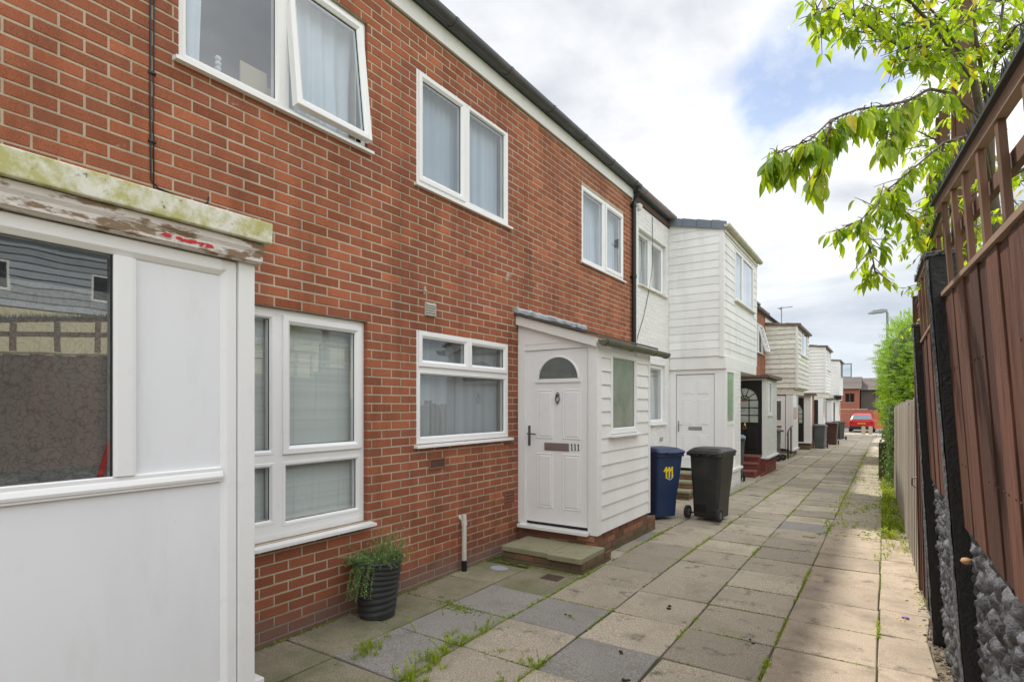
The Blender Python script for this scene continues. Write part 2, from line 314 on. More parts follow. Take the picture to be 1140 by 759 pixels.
def thing(name, label, cat, loc, group=None):
    o = bpy.data.objects.new(name, None); C.objects.link(o); o.location = loc; o.empty_display_size = .2
    ORG[o.name] = Vector(loc); o['label'] = label; o['category'] = cat
    if group: o['group'] = group
    return o
def tag(o, label, cat, group=None, kind=None):
    o['label'] = label; o['category'] = cat
    if group: o['group'] = group
    if kind: o['kind'] = kind
    return o
def struct(o): o['kind'] = 'structure'; return o
def copy_tree(o, parent=None):
    c = o.copy(); C.objects.link(c); c.parent = parent
    for ch in list(o.children): copy_tree(ch, c)
    return c

# ------------------------------------------------------------------ walls
def subtract(a, b, cuts):
    segs = [(a, b, False, False)]
    for c0, c1 in cuts:
        out = []
        for s0, s1, l, r in segs:
            if c1 <= s0 or c0 >= s1: out.append((s0, s1, l, r)); continue
            if c0-s0 > .012: out.append((s0, c0, l, True))
            if s1-c1 > .012: out.append((c1, s1, True, r))
        segs = out
    return segs
def bricks(mb, fr, u0, u1, w0, w1, holes=(), joint=.0115, depth=.02, end=.11, bw=.225, rh=.075, wofs=.03, jit=1.0, bond=False, bond_lo=0):
    k0 = math.floor((w0-wofs)/rh); k1 = math.ceil((w1-wofs)/rh)
    for k in range(k0, k1):
        a = max(w0, k*rh+wofs); b = min(w1, (k+1)*rh+wofs)
        if b-a < .02: continue
        mid = (a+b)/2
        cuts = [(h[0], h[1]) for h in holes if h[2]-.012 < mid < h[3]+.012]
        off = (k % 2)*bw/2
        i0 = math.floor((u0-off)/bw)-1; i1 = math.ceil((u1-off)/bw)+1
        for i in range(i0, i1):
            sh = bw/2 if (bond and k % 2) else 0
            s = max(u0+sh if u0 > bond_lo else u0, i*bw+off); e = min(u1+(sh if bond else 0), (i+1)*bw+off)
            if e-s < .012: continue
            rv = min(1, max(0, R.gauss(.5, .24)))
            if R.random() < .05: rv *= .35
            for p, q, l, r in subtract(s+joint/2, e-joint/2, cuts):
                if q-p < .012: continue
                n1 = R.uniform(-.0006, .0016)*jit; j = .0012*jit
                dz0 = R.uniform(-j, j); dz1 = R.uniform(-j, j)
                dd = end if (l or r) else depth
                A = a+joint/2+dz0; B = b-joint/2+dz1; c = .0035
                P = [fr(p,-dd,A), fr(q,-dd,A), fr(q,-dd,B), fr(p,-dd,B), fr(p,n1-c,A), fr(q,n1-c,A), fr(q,n1-c,B), fr(p,n1-c,B),
                     fr(p+c,n1,A+c), fr(q-c,n1,A+c), fr(q-c,n1,B-c), fr(p+c,n1,B-c)]
                mb.add(P, [(0,1,5,4),(1,2,6,5),(2,3,7,6),(3,0,4,7),(4,5,9,8),(5,6,10,9),(6,7,11,10),(7,4,8,11),(8,9,10,11)], rv)
    return mb
def holed(mb, fr, u0, u1, n0, n1, w0, w1, holes):
    us = sorted(set([u0, u1]+[x for h in holes for x in h[:2] if u0 < x < u1]))
    ws = sorted(set([w0, w1]+[x for h in holes for x in h[2:4] if w0 < x < w1]))
    def inside(u, w): return any(h[0] < u < h[1] and h[2] < w < h[3] for h in holes)
    nu, nw = len(us)-1, len(ws)-1
    solid = [[not inside((us[i]+us[i+1])/2, (ws[j]+ws[j+1])/2) for j in range(nw)] for i in range(nu)]
    S = lambda i, j: 0 <= i < nu and 0 <= j < nw and solid[i][j]
    for i in range(nu):
        for j in range(nw):
            if not solid[i][j]: continue
            a, b, c, d = us[i], us[i+1], ws[j], ws[j+1]
            for n in (n0, n1): mb.add([fr(a,n,c), fr(b,n,c), fr(b,n,d), fr(a,n,d)], [(0,1,2,3)])
            if not S(i-1, j): mb.add([fr(a,n0,c), fr(a,n1,c), fr(a,n1,d), fr(a,n0,d)], [(0,1,2,3)])
            if not S(i+1, j): mb.add([fr(b,n0,c), fr(b,n1,c), fr(b,n1,d), fr(b,n0,d)], [(0,1,2,3)])
            if not S(i, j-1): mb.add([fr(a,n0,c), fr(b,n0,c), fr(b,n1,c), fr(a,n1,c)], [(0,1,2,3)])
            if not S(i, j+1): mb.add([fr(a,n0,d), fr(b,n0,d), fr(b,n1,d), fr(a,n1,d)], [(0,1,2,3)])
    return mb
def brick_wall(parent, fr, u0, u1, w0, w1, holes, bm='brick', mm='mortar', thick=.25, name='wall', **kw):
    o = obj(name, bricks(MB(), fr, u0, u1, w0, w1, holes, **kw), bm, parent, recalc=True)
    big = [(h[0]-.004, h[1]+.004, h[2]-.004, h[3]+.004) for h in holes]
    obj('mortar', holed(MB(), fr, u0+.002, u1-.002, -thick, -.0030, w0, w1, big), mm, o)
    return o
def boards(mb, fr, u0, u1, w0, w1, pitch=.15, proud=.016, holes=(), wob=.0, top=None):
    k = 0; w = w0
    while w < w1-.01:
        e = min(w+pitch, w1); mid = (w+e)/2
        rv = R.random()
        for p, q, l, r in subtract(u0, u1, [(h[0], h[1]) for h in holes if h[2] < mid < h[3]]):
            dw = R.uniform(-wob, wob); dn = R.uniform(-wob, wob)*.6
            extr(mb, fr, [(0, w+.001), (proud+dn, w+dw), (proud+dn, w+.008+dw), (.005, e+dw-.001), (0, e)], p, q, rv)
        w = e
    return mb

# ------------------------------------------------------------------ windows
def vblind(mb, fr, u0, u1, w0, w1, n=-.11, ang=.45):
    u = u0+.02
    while u < u1-.03:
        a = ang+R.uniform(-.06, .06); hw = .044
        du, dn = math.cos(a)*hw, math.sin(a)*hw; wob = R.uniform(-.004, .004)
        mb.add([fr(u-du+wob, n-dn, w0), fr(u+du+wob, n+dn, w0), fr(u+du, n+dn, w1), fr(u-du, n-dn, w1)], [(0,1,2,3)], R.random()); u += .076
def hblind(mb, fr, u0, u1, w0, w1, n=-.09, tilt=1.12):
    w = w0+.012
    while w < w1:
        dn, dw = math.cos(tilt)*.0122, math.sin(tilt)*.0122; s = R.uniform(-.001, .001)
        mb.add([fr(u0+.008, n+dn, w-dw+s), fr(u1-.008, n+dn, w-dw-s), fr(u1-.008, n-dn, w+dw), fr(u0+.008, n-dn, w+dw)], [(0,1,2,3)], R.random()); w += .0185
    box(mb, fr, u0+.005, u1-.005, n-.014, n+.014, w1-.022, w1)
    for u in (u0+(u1-u0)*.22, u0+(u1-u0)*.78): box(mb, fr, u-.0015, u+.0015, n+.012, n+.0135, w0, w1)
def curtain(mb, fr, u0, u1, w0, w1, n=-.14, amp=.028, lam=.085):
    m = max(6, int((u1-u0)/.012)); vs = []
    for i in range(m+1):
        u = u0+(u1-u0)*i/m; ph = 2*PI*u/lam+1.7*math.sin(u*5)
        for k in range(5):
            w = w0+(w1-w0)*k/4; vs.append(fr(u+.008*math.sin(k+u*9), n+amp*math.sin(ph)*(1-.12*k)+.01*math.sin(u*13+k), w))
    mb.add(vs, [(i*5+k, (i+1)*5+k, (i+1)*5+k+1, i*5+k+1) for i in range(m) for k in range(4)], .5)
def tiltfr(fr, w_top, n_piv, ang, side=None):
    ca, sa = math.cos(ang), math.sin(ang)
    if side is None:
        def g(u, n, w):
            dw = w-w_top; dn = n-n_piv
            return fr(u, n_piv+dn*ca-dw*sa, w_top+dw*ca+dn*sa)
    else:
        def g(u, n, w):
            du = u-side; dn = n-n_piv
            return fr(side+du*ca-dn*sa, n_piv+du*sa+dn*ca, w)
    return g
def window(parent, fr, u0, u1, w0, w1, n1, cells, blind=None, gl='glass', fm='upvc', sill=True, name='window', fw=.045, sillout=.05, opening=None, blindmat=None, label=None, sillm='upvc'):
    """n1 = outer face of the frame; cells = (u0,u1,w0,w1,'f'|'s') clear of the outer ring, absolute"""
    mb = MB(); ring(mb, fr, u0, u1, w0, w1, [(0, n1-.07), (0, n1-.003), (.003, n1), (fw, n1), (fw, n1-.07)])
    gm = MB(); pn = MB(); sashes = []
    for c in cells:
        a, b, c0, c1, k = c[:5]
        if k == 'f':
            ring(mb, fr, a-.012, b+.012, c0-.012, c1+.012, frame_prof(.034, n1-.065, n1+.001)); i = .022; F = fr; ng = n1-.024
        elif k == 's':
            ring(mb, fr, a-.016, b+.016, c0-.016, c1+.016, frame_prof(.062, n1-.05, n1+.016)); i = .046; F = fr; ng = n1-.014
        else:
            F = k; m2 = MB(); ring(m2, F, a-.016, b+.016, c0-.016, c1+.016, frame_prof(.062, n1-.045, n1+.016)); i = .046; ng = n1-.014
            g2 = MB(); ring(g2, F, a+i-.004, b-i+.004, c0+i-.004, c1-i+.004, [(0, ng-.004), (0, ng+.003), (.009, ng+.003), (.009, ng-.004)])
            p2 = MB(); p2.add([F(a+i, ng, c0+i), F(b-i, ng, c0+i), F(b-i, ng, c1-i), F(a+i, ng, c1-i)], [(0,1,2,3)])
            sashes.append((m2, g2, p2)); continue
        ring(gm, F, a+i-.006, b-i+.006, c0+i-.006, c1-i+.006, [(0, ng-.004), (0, ng+.003), (.009, ng+.003), (.009, ng-.004)])
        pn.add([F(a+i, ng, c0+i), F(b-i, ng, c0+i), F(b-i, ng, c1-i), F(a+i, ng, c1-i)], [(0,1,2,3)])
    # mullion and transom cores fill what is left between cells
    cs = [c[:4] for c in cells]
    holed(mb, fr, u0+fw-.002, u1-fw+.002, n1-.062, n1-.003, w0+fw-.002, w1-fw+.002, cs)
    f = obj(name, mb, fm, parent)
    if label: f['label'] = label
    if pn.v: obj('glass_pane', pn, gl, f)
    if gm.v: obj('gasket', gm, 'gasket', f)
    for m2, g2, p2 in sashes:
        obj('open_sash', m2, fm, f); obj('gasket', g2, 'gasket', f); obj('glass_pane', p2, gl, f)
    if sill:
        s = MB(); extr(s, fr, [(-.04, w0-.004), (sillout, w0-.012), (sillout, w0-.034), (-.04, w0-.034)], u0-.035, u1+.035); obj('sill', s, sillm, f)
    if blind:
        bmb = MB(); ia, ib, ja, jb = u0+.04, u1-.04, w0+.04, w1-.03
        if blind == 'v': vblind(bmb, fr, ia, ib, ja, jb, n1-.15); obj('vertical_blind', bmb, blindmat or 'vblind', f, recalc=False)
        elif blind == 'h':
            for a, b, c0, c1 in {(c[0], c[1], ja, jb) for c in cells}: hblind(bmb, fr, a-.02, b+.02, ja, jb, n1-.10)
            obj('venetian_blind', bmb, 'venetian', f, recalc=False)
        elif blind == 'c':
            curtain(bmb, fr, ia, ib, ja, jb, n1-.16); obj('net_curtain', bmb, 'curtain', f, recalc=False, smooth=True)
        elif callable(blind): blind(bmb, fr, n1); obj('net_curtain', bmb, 'curtain', f, recalc=False, smooth=True)
    return f

XW = -3.58                                     # face of the main facade
FW = FX(XW)
def shell(parent, y0, y1, floor=2.55, top=5.2, depth=7):
    """back, party walls, floors and ceiling of a house, so its windows look into real rooms"""
    mb = MB(); x1 = XW-.26; x0 = XW-depth
    f = ident
    box(mb, f, x0-.2, x0, y0, y1, -.6, top+.1); box(mb, f, x0, x1, y0, y0+.1, -.6, top+.1); box(mb, f, x0, x1, y1-.1, y1, -.6, top+.1)
    box(mb, f, x0, x1, y0+.1, y1-.1, -.6, zg(y0)+.15); box(mb, f, x0, x1, y0+.1, y1-.1, floor, floor+.25); box(mb, f, x0, x1, y0+.1, y1-.1, top, top+.1)
    box(mb, f, x1-3.0, x1-2.9, y0+.1, y1-.1, -.3, top)
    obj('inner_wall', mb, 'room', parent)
def roof(parent, y0, y1, z, m='slate', ext=.12):
    mb = MB(); extr(mb, FX(XW), [(ext, z), (ext, z+.03), (-3.6, z+1.5), (-7.2, z+.03), (-7.2, z)], y0, y1); return obj('roof', mb, m, parent)
def gutter(parent, y0, y1, z, x=-3.475, r=.058, m='gutter', clips=(), name='gutter'):
    mb = MB(); k = 10; pr = []
    for i in range(k+1):
        t = PI+PI*i/k; pr.append((r*math.cos(t), r*math.sin(t)))
    pr2 = [(p[0]*.9, p[1]*.9) for p in reversed(pr)]
    poly = [(-r, .012)]+pr+[(r, .012), (r*.9, .012)]+pr2+[(-r*.9, .012)]
    k = len(poly); vs = [(x+p[0], y0, z+p[1]) for p in poly]+[(x+p[0], y1, z+p[1]) for p in poly]
    mb.add(vs, [(i, (i+1) % k, (i+1) % k+k, i+k) for i in range(k)])
    mb.add([(x+r*math.cos(PI+PI*i/10), y0, z+r*math.sin(PI+PI*i/10)) for i in range(11)], [tuple(range(11))])
    g = obj(name, mb, m, parent, recalc=True)
    for y in clips:
        cb = MB(); vs = []
        for yy in (y-.022, y+.022):
            for i in range(9):
                t = PI*.95+PI*1.1*i/8; vs.append((x+(r+.008)*math.cos(t), yy, z+(r+.008)*math.sin(t)))
            for i in range(8, -1, -1):
                t = PI*.95+PI*1.1*i/8; vs.append((x+(r-.002)*math.cos(t), yy, z+(r-.002)*math.sin(t)))
        cb.add(vs, [tuple(range(17, -1, -1)), tuple(range(18, 36))]+[(i, (i+1) % 18, (i+1) % 18+18, i+18) for i in range(18)])
        obj('gutter_clip', cb, m, g)
    return g
def fascia(parent, y0, y1, z0, z1, m='fascia', n=.03):
    mb = MB(); box(mb, FW, y0, y1, .002, n, z0, z1); obj('fascia', mb, m, parent, bevel=.003)
def downpipe(parent, x, y, z0, z1, r=.036, m='black', offs=True):
    mb = MB(); pts = [(x+.10, y, z1+.02), (x+.10, y, z1-.08), (x+.02, y, z1-.24), (x+.02, y, z0)] if offs else [(x, y, z1), (x, y, z0)]
    tube(mb, pts, r, 12)
    for z in (z1-.3, (z0+z1)/2, z1-1.5): tube(mb, [(x+.02, y, z-.03), (x+.02, y, z+.03)], r*1.25, 12); box(mb, ident, x-.04, x+.02, y-.06, y+.06, z-.015, z+.015)
    return obj('downpipe', mb, m, parent, smooth=False)

# ------------------------------------------------------------------ doors
def panel_ring(mb, fr, u0, u1, w0, w1, n):
    ring(mb, fr, u0, u1, w0, w1, [(0, n-.002), (.006, n+.006), (.014, n+.007), (.020, n-.0015), (.020, n-.004), (0, n-.004)])
    i = .020; j = .038
    P = [fr(u0+i,n+.0005,w0+i), fr(u1-i,n+.0005,w0+i), fr(u1-i,n+.0005,w1-i), fr(u0+i,n+.0005,w1-i), fr(u0+j,n+.007,w0+j), fr(u1-j,n+.007,w0+j), fr(u1-j,n+.007,w1-j), fr(u0+j,n+.007,w1-j)]
    mb.add(P, [(0,1,5,4),(1,2,6,5),(2,3,7,6),(3,0,4,7),(4,5,6,7)])
def letterbox(parent, fr, u0, u1, w0, w1, n, m='steel'):
    mb = MB(); ring(mb, fr, u0, u1, w0, w1, [(0, n), (.002, n+.008), (.010, n+.010), (.013, n+.004), (.013, n)])
    box(mb, fr, u0+.013, u1-.013, n, n+.006, w0+.013, w1-.011)
    obj('letterbox', mb, m, parent)

# =================================================================== HOUSE with the mossy porch (nearest)
HB = 3.60
W1l = (1.72, 3.215, .705, 2.355); W1u = (1.72, 3.215, 3.78, 4.83)
W2l = (3.80, 5.31, 1.305, 2.38); W2u = (3.80, 5.31, 3.705, 4.78); W3u = (7.16, 8.68, 3.705, 4.79)
h0 = thing('terraced_house', 'nearest red brick house, half hidden behind the moss-stained white porch, its upper window ajar', 'house', (XW, 1.0, 0))
brick_wall(h0, FW, -2.0, HB, -.1, 5.15, [W1l, W1u], bond=True)
shell(h0, -2.0, HB)
def c_u1(mb, fr, n1):
    curtain(mb, fr, 2.56, 3.17, 3.82, 4.8, n1-.15, .022, .12)
piv = tiltfr(FW, 4.76, -.035, .115)
wn = window(h0, FW, *W1u, -.03, [(1.765, 2.42, 3.825, 4.785, 'f'), (2.50, 3.17, 3.825, 4.785, piv)], c_u1, 'glass_sky', sillout=.045)
mb = MB(); curtain(mb, FW, 1.76, 1.92, 3.82, 4.8, -.15, .012, .05); obj('net_curtain', mb, 'curtain', wn, recalc=False, smooth=True)
mb = MB(); box(mb, FW, 2.2, 2.40, -.16, -.15, 3.80, 4.06); box(mb, FW, 2.42, 2.50, -.20, -.19, 3.80, 3.99); obj('cardboard_sheet', mb, 'card', wn)
mb = MB()
for i in range(6): lathe(mb, (XW-.2, 2.07, 3.83+i*.035), [(.012, 0), (.022, .010), (.022, .02), (.012, .03)], 10)
obj('glass_stack', mb, 'curtain', wn, smooth=True)
window(h0, FW, *W1l, -.045, [(1.765, 2.385, .83, 1.245, 'f'), (2.47, 3.165, .80, 1.245, 'f'), (1.765, 2.385, 1.325, 2.30, 'f'), (2.47, 3.165, 1.325, 2.30, 's')], 'h', 'glass', sillout=.075)
fascia(h0, -2.0, HB, 5.15, 5.31); gutter(h0, -2.0, HB, 5.37, clips=(.9, 1.7, 2.5, 3.3)); roof(h0, -2.0, HB, 5.33)

# cable down the wall
mb = MB(); x = XW+.006
tube(mb, [(x, 1.556, 5.15), (x, 1.561, 4.2), (x, 1.556, 3.5), (x, 1.562, 2.98), (x+.002, 1.60, 2.945), (x+.01, 1.72, 2.925), (x, 1.86, 2.925), (x-.004, 1.895, 2.95), (x-.004, 1.90, 2.985)], .005, 6)
tube(mb, [(x, 1.575, 5.15), (x, 1.580, 4.2), (x, 1.575, 3.4), (x, 1.578, 2.75)], .004, 6)
for z in (3.2, 3.6, 4.05, 4.6): box(mb, FW, 1.548, 1.588, 0, .013, z, z+.012)
tag(obj('wall_cable', mb, 'cable', org=(XW, 1.56, 3), smooth=True), 'thin pair of black cables clipped down the brickwork left of the ajar upper window', 'cable')

# ------------------------------------------------------------------ near porch
XP = -2.58
p0 = thing('porch', 'large white panelled porch at the left with mossy flat roof edge and patterned glass', 'porch', (-3.05, .4, 0))
FP = FX(XP)
mb = MB()
Y0, Y1 = -1.9, 1.593
box(mb, FP, 1.512, Y1, -.07, .004, .28, 2.36)                 # corner post
ring(mb, FP, -.55, 1.508, .30, 2.350, frame_prof(.075, -.06, -.006))
box(mb, FP, -.48, 1.433, -.055, -.004, 1.31, 1.375); extr(mb, FP, [(-.05, 1.318), (.002, 1.322), (.006, 1.335), (0, 1.352), (-.014, 1.378), (-.05, 1.378)], -.48, 1.437)
extr(mb, FP, [(-.05, 2.268), (-.016, 2.274), (0, 2.296), (0, 2.345), (-.05, 2.345)], -.48, 1.433)
box(mb, FP, .995, 1.068, -.05, .001, 1.376, 2.27)
extr(mb, lambda u, n, w: FP(n+1.03, w-.05, u), [(-.042, .05), (-.026, .0535), (.026, .0535), (.042, .05)], 1.376, 2.27)
box(mb, FP, Y0, -.55, -.06, -.002, .30, 2.345)
obj('frame', mb, 'upvc', p0, bevel=.002)
mb = MB(); box(mb, ident, XP-.99, XP-.93, 1.53, 1.59, .31, 2.35); obj('door_jamb', mb, 'upvc', p0)
mb = MB(); box(mb, FP, -.48, 1.434, -.045, -.022, .36, 1.318); obj('lower_panel', mb, 'upvc_panel', p0)
mb = MB(); box(mb, FP, 1.066, 1.434, -.045, -.022, 1.37, 2.285); obj('upper_panel', mb, 'upvc_panel', p0)
mb = MB()
mb.add([FP(-.48, -.028, 1.37), FP(.998, -.028, 1.37), FP(.998, -.028, 2.28), FP(-.48, -.028, 2.28)], [(0,1,2,3)])
gp = obj('glass_pane', mb, 'glass_pattern', p0)
mb = MB(); ring(mb, FP, -.48, .998, 1.37, 2.28, [(0, -.035), (0, -.022), (.008, -.022), (.008, -.035)]); obj('gasket', mb, 'gasket', gp)
mb = MB(); box(mb, FP, -.48, .998, -.05, -.042, 1.37, 2.12); obj('obscured_backing', mb, 'obscured', gp)
mb = MB(); prism(mb, FP, [(.945, 1.375), (.968, 1.375), (.992, 1.50), (.988, 1.53)], -.040, -.034); obj('red_strap', mb, 'redflake', p0)
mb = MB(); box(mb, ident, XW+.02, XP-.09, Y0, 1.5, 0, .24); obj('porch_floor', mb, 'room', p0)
mb = MB(); box(mb, ident, XW+.01, XP-.07, Y0, Y0+.06, .24, 2.42); obj('end_wall', mb, 'upvc_panel', p0)
mb = MB(); box(mb, ident, XW+.01, XP-.07, 1.535, 1.585, .3, 2.42); obj('side_wall', mb, 'upvc_panel', p0)
mb = MB(); box(mb, ident, -3.5, -2.60, 1.55, 1.66, .26, .30); obj('door_sill', mb, 'upvc', p0, bevel=.004)
mb = MB(); box(mb, ident, XW+.004, XP-.01, Y0, 1.585, -.1, .28); obj('plinth', mb, 'brick_dark', p0)
mb = MB(); box(mb, ident, XW+.01, -2.535, Y0, 1.60, 2.36, 2.40); extr(mb, FX(-2.54), [(-.1, 2.355), (-.012, 2.352), (.004, 2.366), (.002, 2.40), (.012, 2.418), (.012, 2.448), (-.1, 2.448)], Y0, 1.612)
ob = obj('cornice_board', mb, 'peeling', p0, bevel=.002); ob['label'] = 'white board under the roof edge with peeling paint'
mb = MB()
m_ = 60; a, b = Y0, 1.64
for i in range(m_):
    ya = a+(b-a)*i/m_; yb = a+(b-a)*(i+1)/m_
    box(mb, ident, XW+.01, -2.492, ya, yb+.0005, 2.452, 2.552)
obj('roof_edge_board', MB().add([(XW+.01,a,2.452),(-2.50,a,2.452),(-2.495,a,2.552),(XW+.01,a,2.60),(XW+.01,b,2.452),(-2.50,b,2.452),(-2.495,b,2.552),(XW+.01,b,2.60)], BF), 'mossboard', p0, bevel=.006)
mb = MB(); r2 = random.Random(9)
for i in range(30):
    t = r2.random(); y = 1.13+.24*t+r2.uniform(-.01, .01); z = 2.386-.008*t+r2.uniform(-.006, .006)
    if .25 < t < .35: continue
    pts = []; s = r2.uniform(.006, .016)
    for k in range(7):
        an = 2*PI*k/7; q = s*r2.uniform(.5, 1.1); pts.append((y+q*1.6*math.cos(an), z+q*.5*math.sin(an)))
    prism(mb, FX(-2.5362), pts, .0, .0025+i*.00004)
obj('exposed_red_paint', mb, 'redflake', ob)

# =================================================================== HOUSE 111
h1 = thing('terraced_house', 'red brick house with the white numbered porch, two closed upper windows and black downpipe', 'house', (XW, 6.3, 0))
HE = 9.06
wl = obj('wall', bricks(bricks(MB(), FW, HB, 8.77, -.1, 5.15, [W2l, W2u, W3u], bond=True, bond_lo=1), FW, 8.775+.1125*0, HE, -.1, 5.15, [], bond=False), 'brick', h1)
obj('mortar', holed(MB(), FW, HB+.002, HE-.002, -.25, -.0030, -.1, 5.15, [(h[0]-.004, h[1]+.004, h[2]-.004, h[3]+.004) for h in (W2l, W2u, W3u)]), 'mortar', wl)
shell(h1, HB, HE)
window(h1, FW, *W2u, -.006, [(3.845, 4.50, 3.755, 4.73, 's'), (4.585, 5.265, 3.75, 4.735, 'f')], 'v', 'glass_sky', sillout=.04)
window(h1, FW, *W3u, -.006, [(7.205, 7.90, 3.75, 4.745, 'f'), (7.985, 8.635, 3.755, 4.74, 's')], 'c', 'glass_sky', sillout=.04)
window(h1, FW, *W2l, -.008, [(3.845, 5.265, 1.35, 1.975, 'f'), (3.845, 4.56, 2.04, 2.335, 's'), (4.595, 5.265, 2.04, 2.335, 's')], 'v', 'glass', blindmat='vblind_grey', sillout=.05)
fascia(h1, HB, HE-.02, 5.15, 5.31)
gutter(h1, HB, 9.12, 5.37, clips=(4.2, 5.15, 6.1, 7.0, 7.95, 8.9)); roof(h1, HB, HE, 5.33)
downpipe(h1, XW+.03, 9.02, .02, 5.33)

def wallbit(name, fn, m, label, cat, org): 
    mb = MB(); fn(mb); return tag(obj(name, mb, m, org=org, bevel=.001), label, cat)
def f(mb):
    box(mb, FW, 3.905, 4.055, 0, .014, 2.50, 2.63)
    for i in range(5): extr(mb, FW, [(.012, 2.512+i*.023), (.028, 2.509+i*.023), (.014, 2.532+i*.023)], 3.915, 4.045)
wallbit('louvre_vent', f, 'vent', 'small square beige louvred vent on the brick above the middle ground-floor window', 'vent', (XW, 3.98, 2.56))
def f(mb):
    tube(mb, [(XW, 3.86, 2.72), (XW+.05, 3.86, 2.72), (XW+.075, 3.86, 2.705)], [.012, .012, .009], 8); tube(mb, [(XW+.045, 3.86, 2.69), (XW+.05, 3.86, 2.76)], .011, 8)
wallbit('hose_bib', f, 'vent', 'tiny metal fitting sticking out of the brick just above the beige vent', 'wall fitting', (XW, 3.86, 2.72))
g = thing('wall_grille', 'old brown recessed grille in the brick under the middle ground-floor window', 'grille', (XW, 4.08, 1.1))
mb = MB(); ring(mb, FW, 3.965, 4.20, 1.055, 1.16, [(0, 0), (.002, .008), (.014, .010), (.018, .002), (.018, 0)]); obj('grille_frame', mb, 'airbrick', g)
mb = MB(); box(mb, FW, 3.98, 4.185, 0, .0035, 1.07, 1.145); obj('opening', mb, 'iron', g)
def airbrick(y, z, h, label):
    g = thing('air_brick', label, 'air brick', (XW, y, z)); mb = MB(); box(mb, FW, y, y+.205, .0005, .005, z, z+h); obj('brick_face', mb, 'airbrick', g)
    for i in range(6):
        for j in range(max(1, int(h/.035))): mb = MB(); box(mb, FW, y+.014+i*.031, y+.034+i*.031, .004, .0058, z+.013+j*.035, z+.025+j*.035); obj('slot', mb, 'hole', g)
airbrick(5.22, .545, .14, 'terracotta air brick low in the wall left of the numbered porch')
airbrick(5.22, 1.21, .062, 'narrow slotted air brick left of the numbered porch, above the larger one')
g = thing('waste_pipe', 'short off-white pipe stub with black foot standing against the brick wall', 'pipe', (XW+.06, 4.43, 0))
mb = MB(); tube(mb, [(XW+.055, 4.43, .10), (XW+.055, 4.43, .52), (XW+.05, 4.43, .57)], .024, 12); tube(mb, [(XW+.055, 4.43, .46), (XW+.055, 4.43, .50)], .029, 12); tube(mb, [(XW+.05, 4.43, .5), (XW-.02, 4.43, .55)], .02, 8); obj('upper_pipe', mb, 'pipe', g, smooth=False)
mb = MB(); tube(mb, [(XW+.055, 4.43, -.01), (XW+.055, 4.43, .11)], .028, 12); obj('foot', mb, 'black', g)

# ------------------------------------------------------------------ porch 111
pp = thing('porch', 'white clad lean-to porch with black numbers 111 on its panelled door', 'porch', (-3.08, 6.3, 0))
PX = -2.586; PY = 5.5; PE = 7.12
D = FY(PY)
mb = MB()                                      # posts, head and gable infill
box(mb, D, XW+.003, -3.49, -.07, .0, .30, 2.36); box(mb, D, -2.672, PX, -.07, .0, .28, 2.36)
box(mb, D, -3.49, -2.672, -.06, -.008, 2.295, 2.36)
box(mb, D, -3.49, -3.473, -.06, -.022, .30, 2.295); box(mb, D, -2.69, -2.672, -.06, -.022, .30, 2.295)
prism(mb, D, [(XW+.003, 2.36), (PX, 2.36), (PX, 2.385), (XW+.003, 2.68)], -.05, -.003)
box(mb, D, -3.487, -3.484, -.01, .003, .3, 2.3); box(mb, D, -2.628, -2.625, -.01, .002, .3, 2.3)
box(mb, FX(PX), PY-.005, PY+.11, -.06, .022, .265, 2.33)
obj('frame', mb, 'upvc', pp, bevel=.003)
mb = MB(); box(mb, FX(PX), PE-.06, PE, -.06, .022, .265, 2.33)
box(mb, ident, XW+.003, PX-.02, PE-.055, PE-.002, .27, 2.36)
obj('end_wall', mb, 'upvc', pp)
mb = MB(); prism(mb, FY(PY), [(XW+.003, 2.60), (-2.555, 2.285), (-2.555, 2.395), (XW+.003, 2.71)], .003, .05); obj('barge_board', mb, 'fascia', pp, bevel=.003)
mb = MB(); prism(mb, FY(PE+.20), [(XW+.003, 2.715), (-2.53, 2.40), (-2.53, 2.425), (XW+.003, 2.74)], 0, PE+.26-PY+.02); obj('roof', mb, 'felt', pp)
mb = MB(); r2 = random.Random(2); pts = []; nn = 28
ya, yb = 5.42, 7.26
for i in range(nn):
    y = ya+(yb-ya)*i/(nn-1); j = r2.uniform(-.008, .008)
    pts += [(XW+.02+j, y, 2.80+r2.uniform(-.008, .01)), (XW+.045+j, y, 2.77+j), (XW+.04, y, 2.735+r2.uniform(-.01, .01)), (XW+.001, y, 2.72), (XW+.001, y, 2.80)]
mb.add(pts, [(i*5+k, i*5+(k+1) % 5, (i+1)*5+(k+1) % 5, (i+1)*5+k) for i in range(nn-1) for k in range(5)]+[(0,1,2,3,4), tuple(range(nn*5-1, nn*5-6, -1))]); obj('flashing', mb, 'lead', pp, smooth=False)
gutter(pp, 5.44, 7.52, 2.352, x=-2.475, r=.052, m='greenish_gutter', clips=(5.5, 6.25, 7.0, 7.46))
mb = MB(); box(mb, FX(PX), PY, PE+.2, .0, .022, 2.335, 2.40); obj('fascia', mb, 'fascia', pp)
wh = (5.86, 6.66, 1.34, 2.27)
mb = MB(); boards(mb, FX(PX), PY+.11, PE-.06, .27, 2.335, .1475, .020, [(wh[0], wh[1], wh[2]-.04, wh[3]+.02)]); obj('cladding', mb, 'board', pp)
mb = MB(); holed(mb, FX(PX), PY+.07, PE-.06, -.06, -.001, .265, 2.40, [wh]); obj('inner_wall', mb, 'upvc_panel', pp)
w = window(pp, FX(PX), *wh, .022, [(5.905, 6.615, 1.385, 2.225, 'f')], None, 'glass_green', sillout=.085)
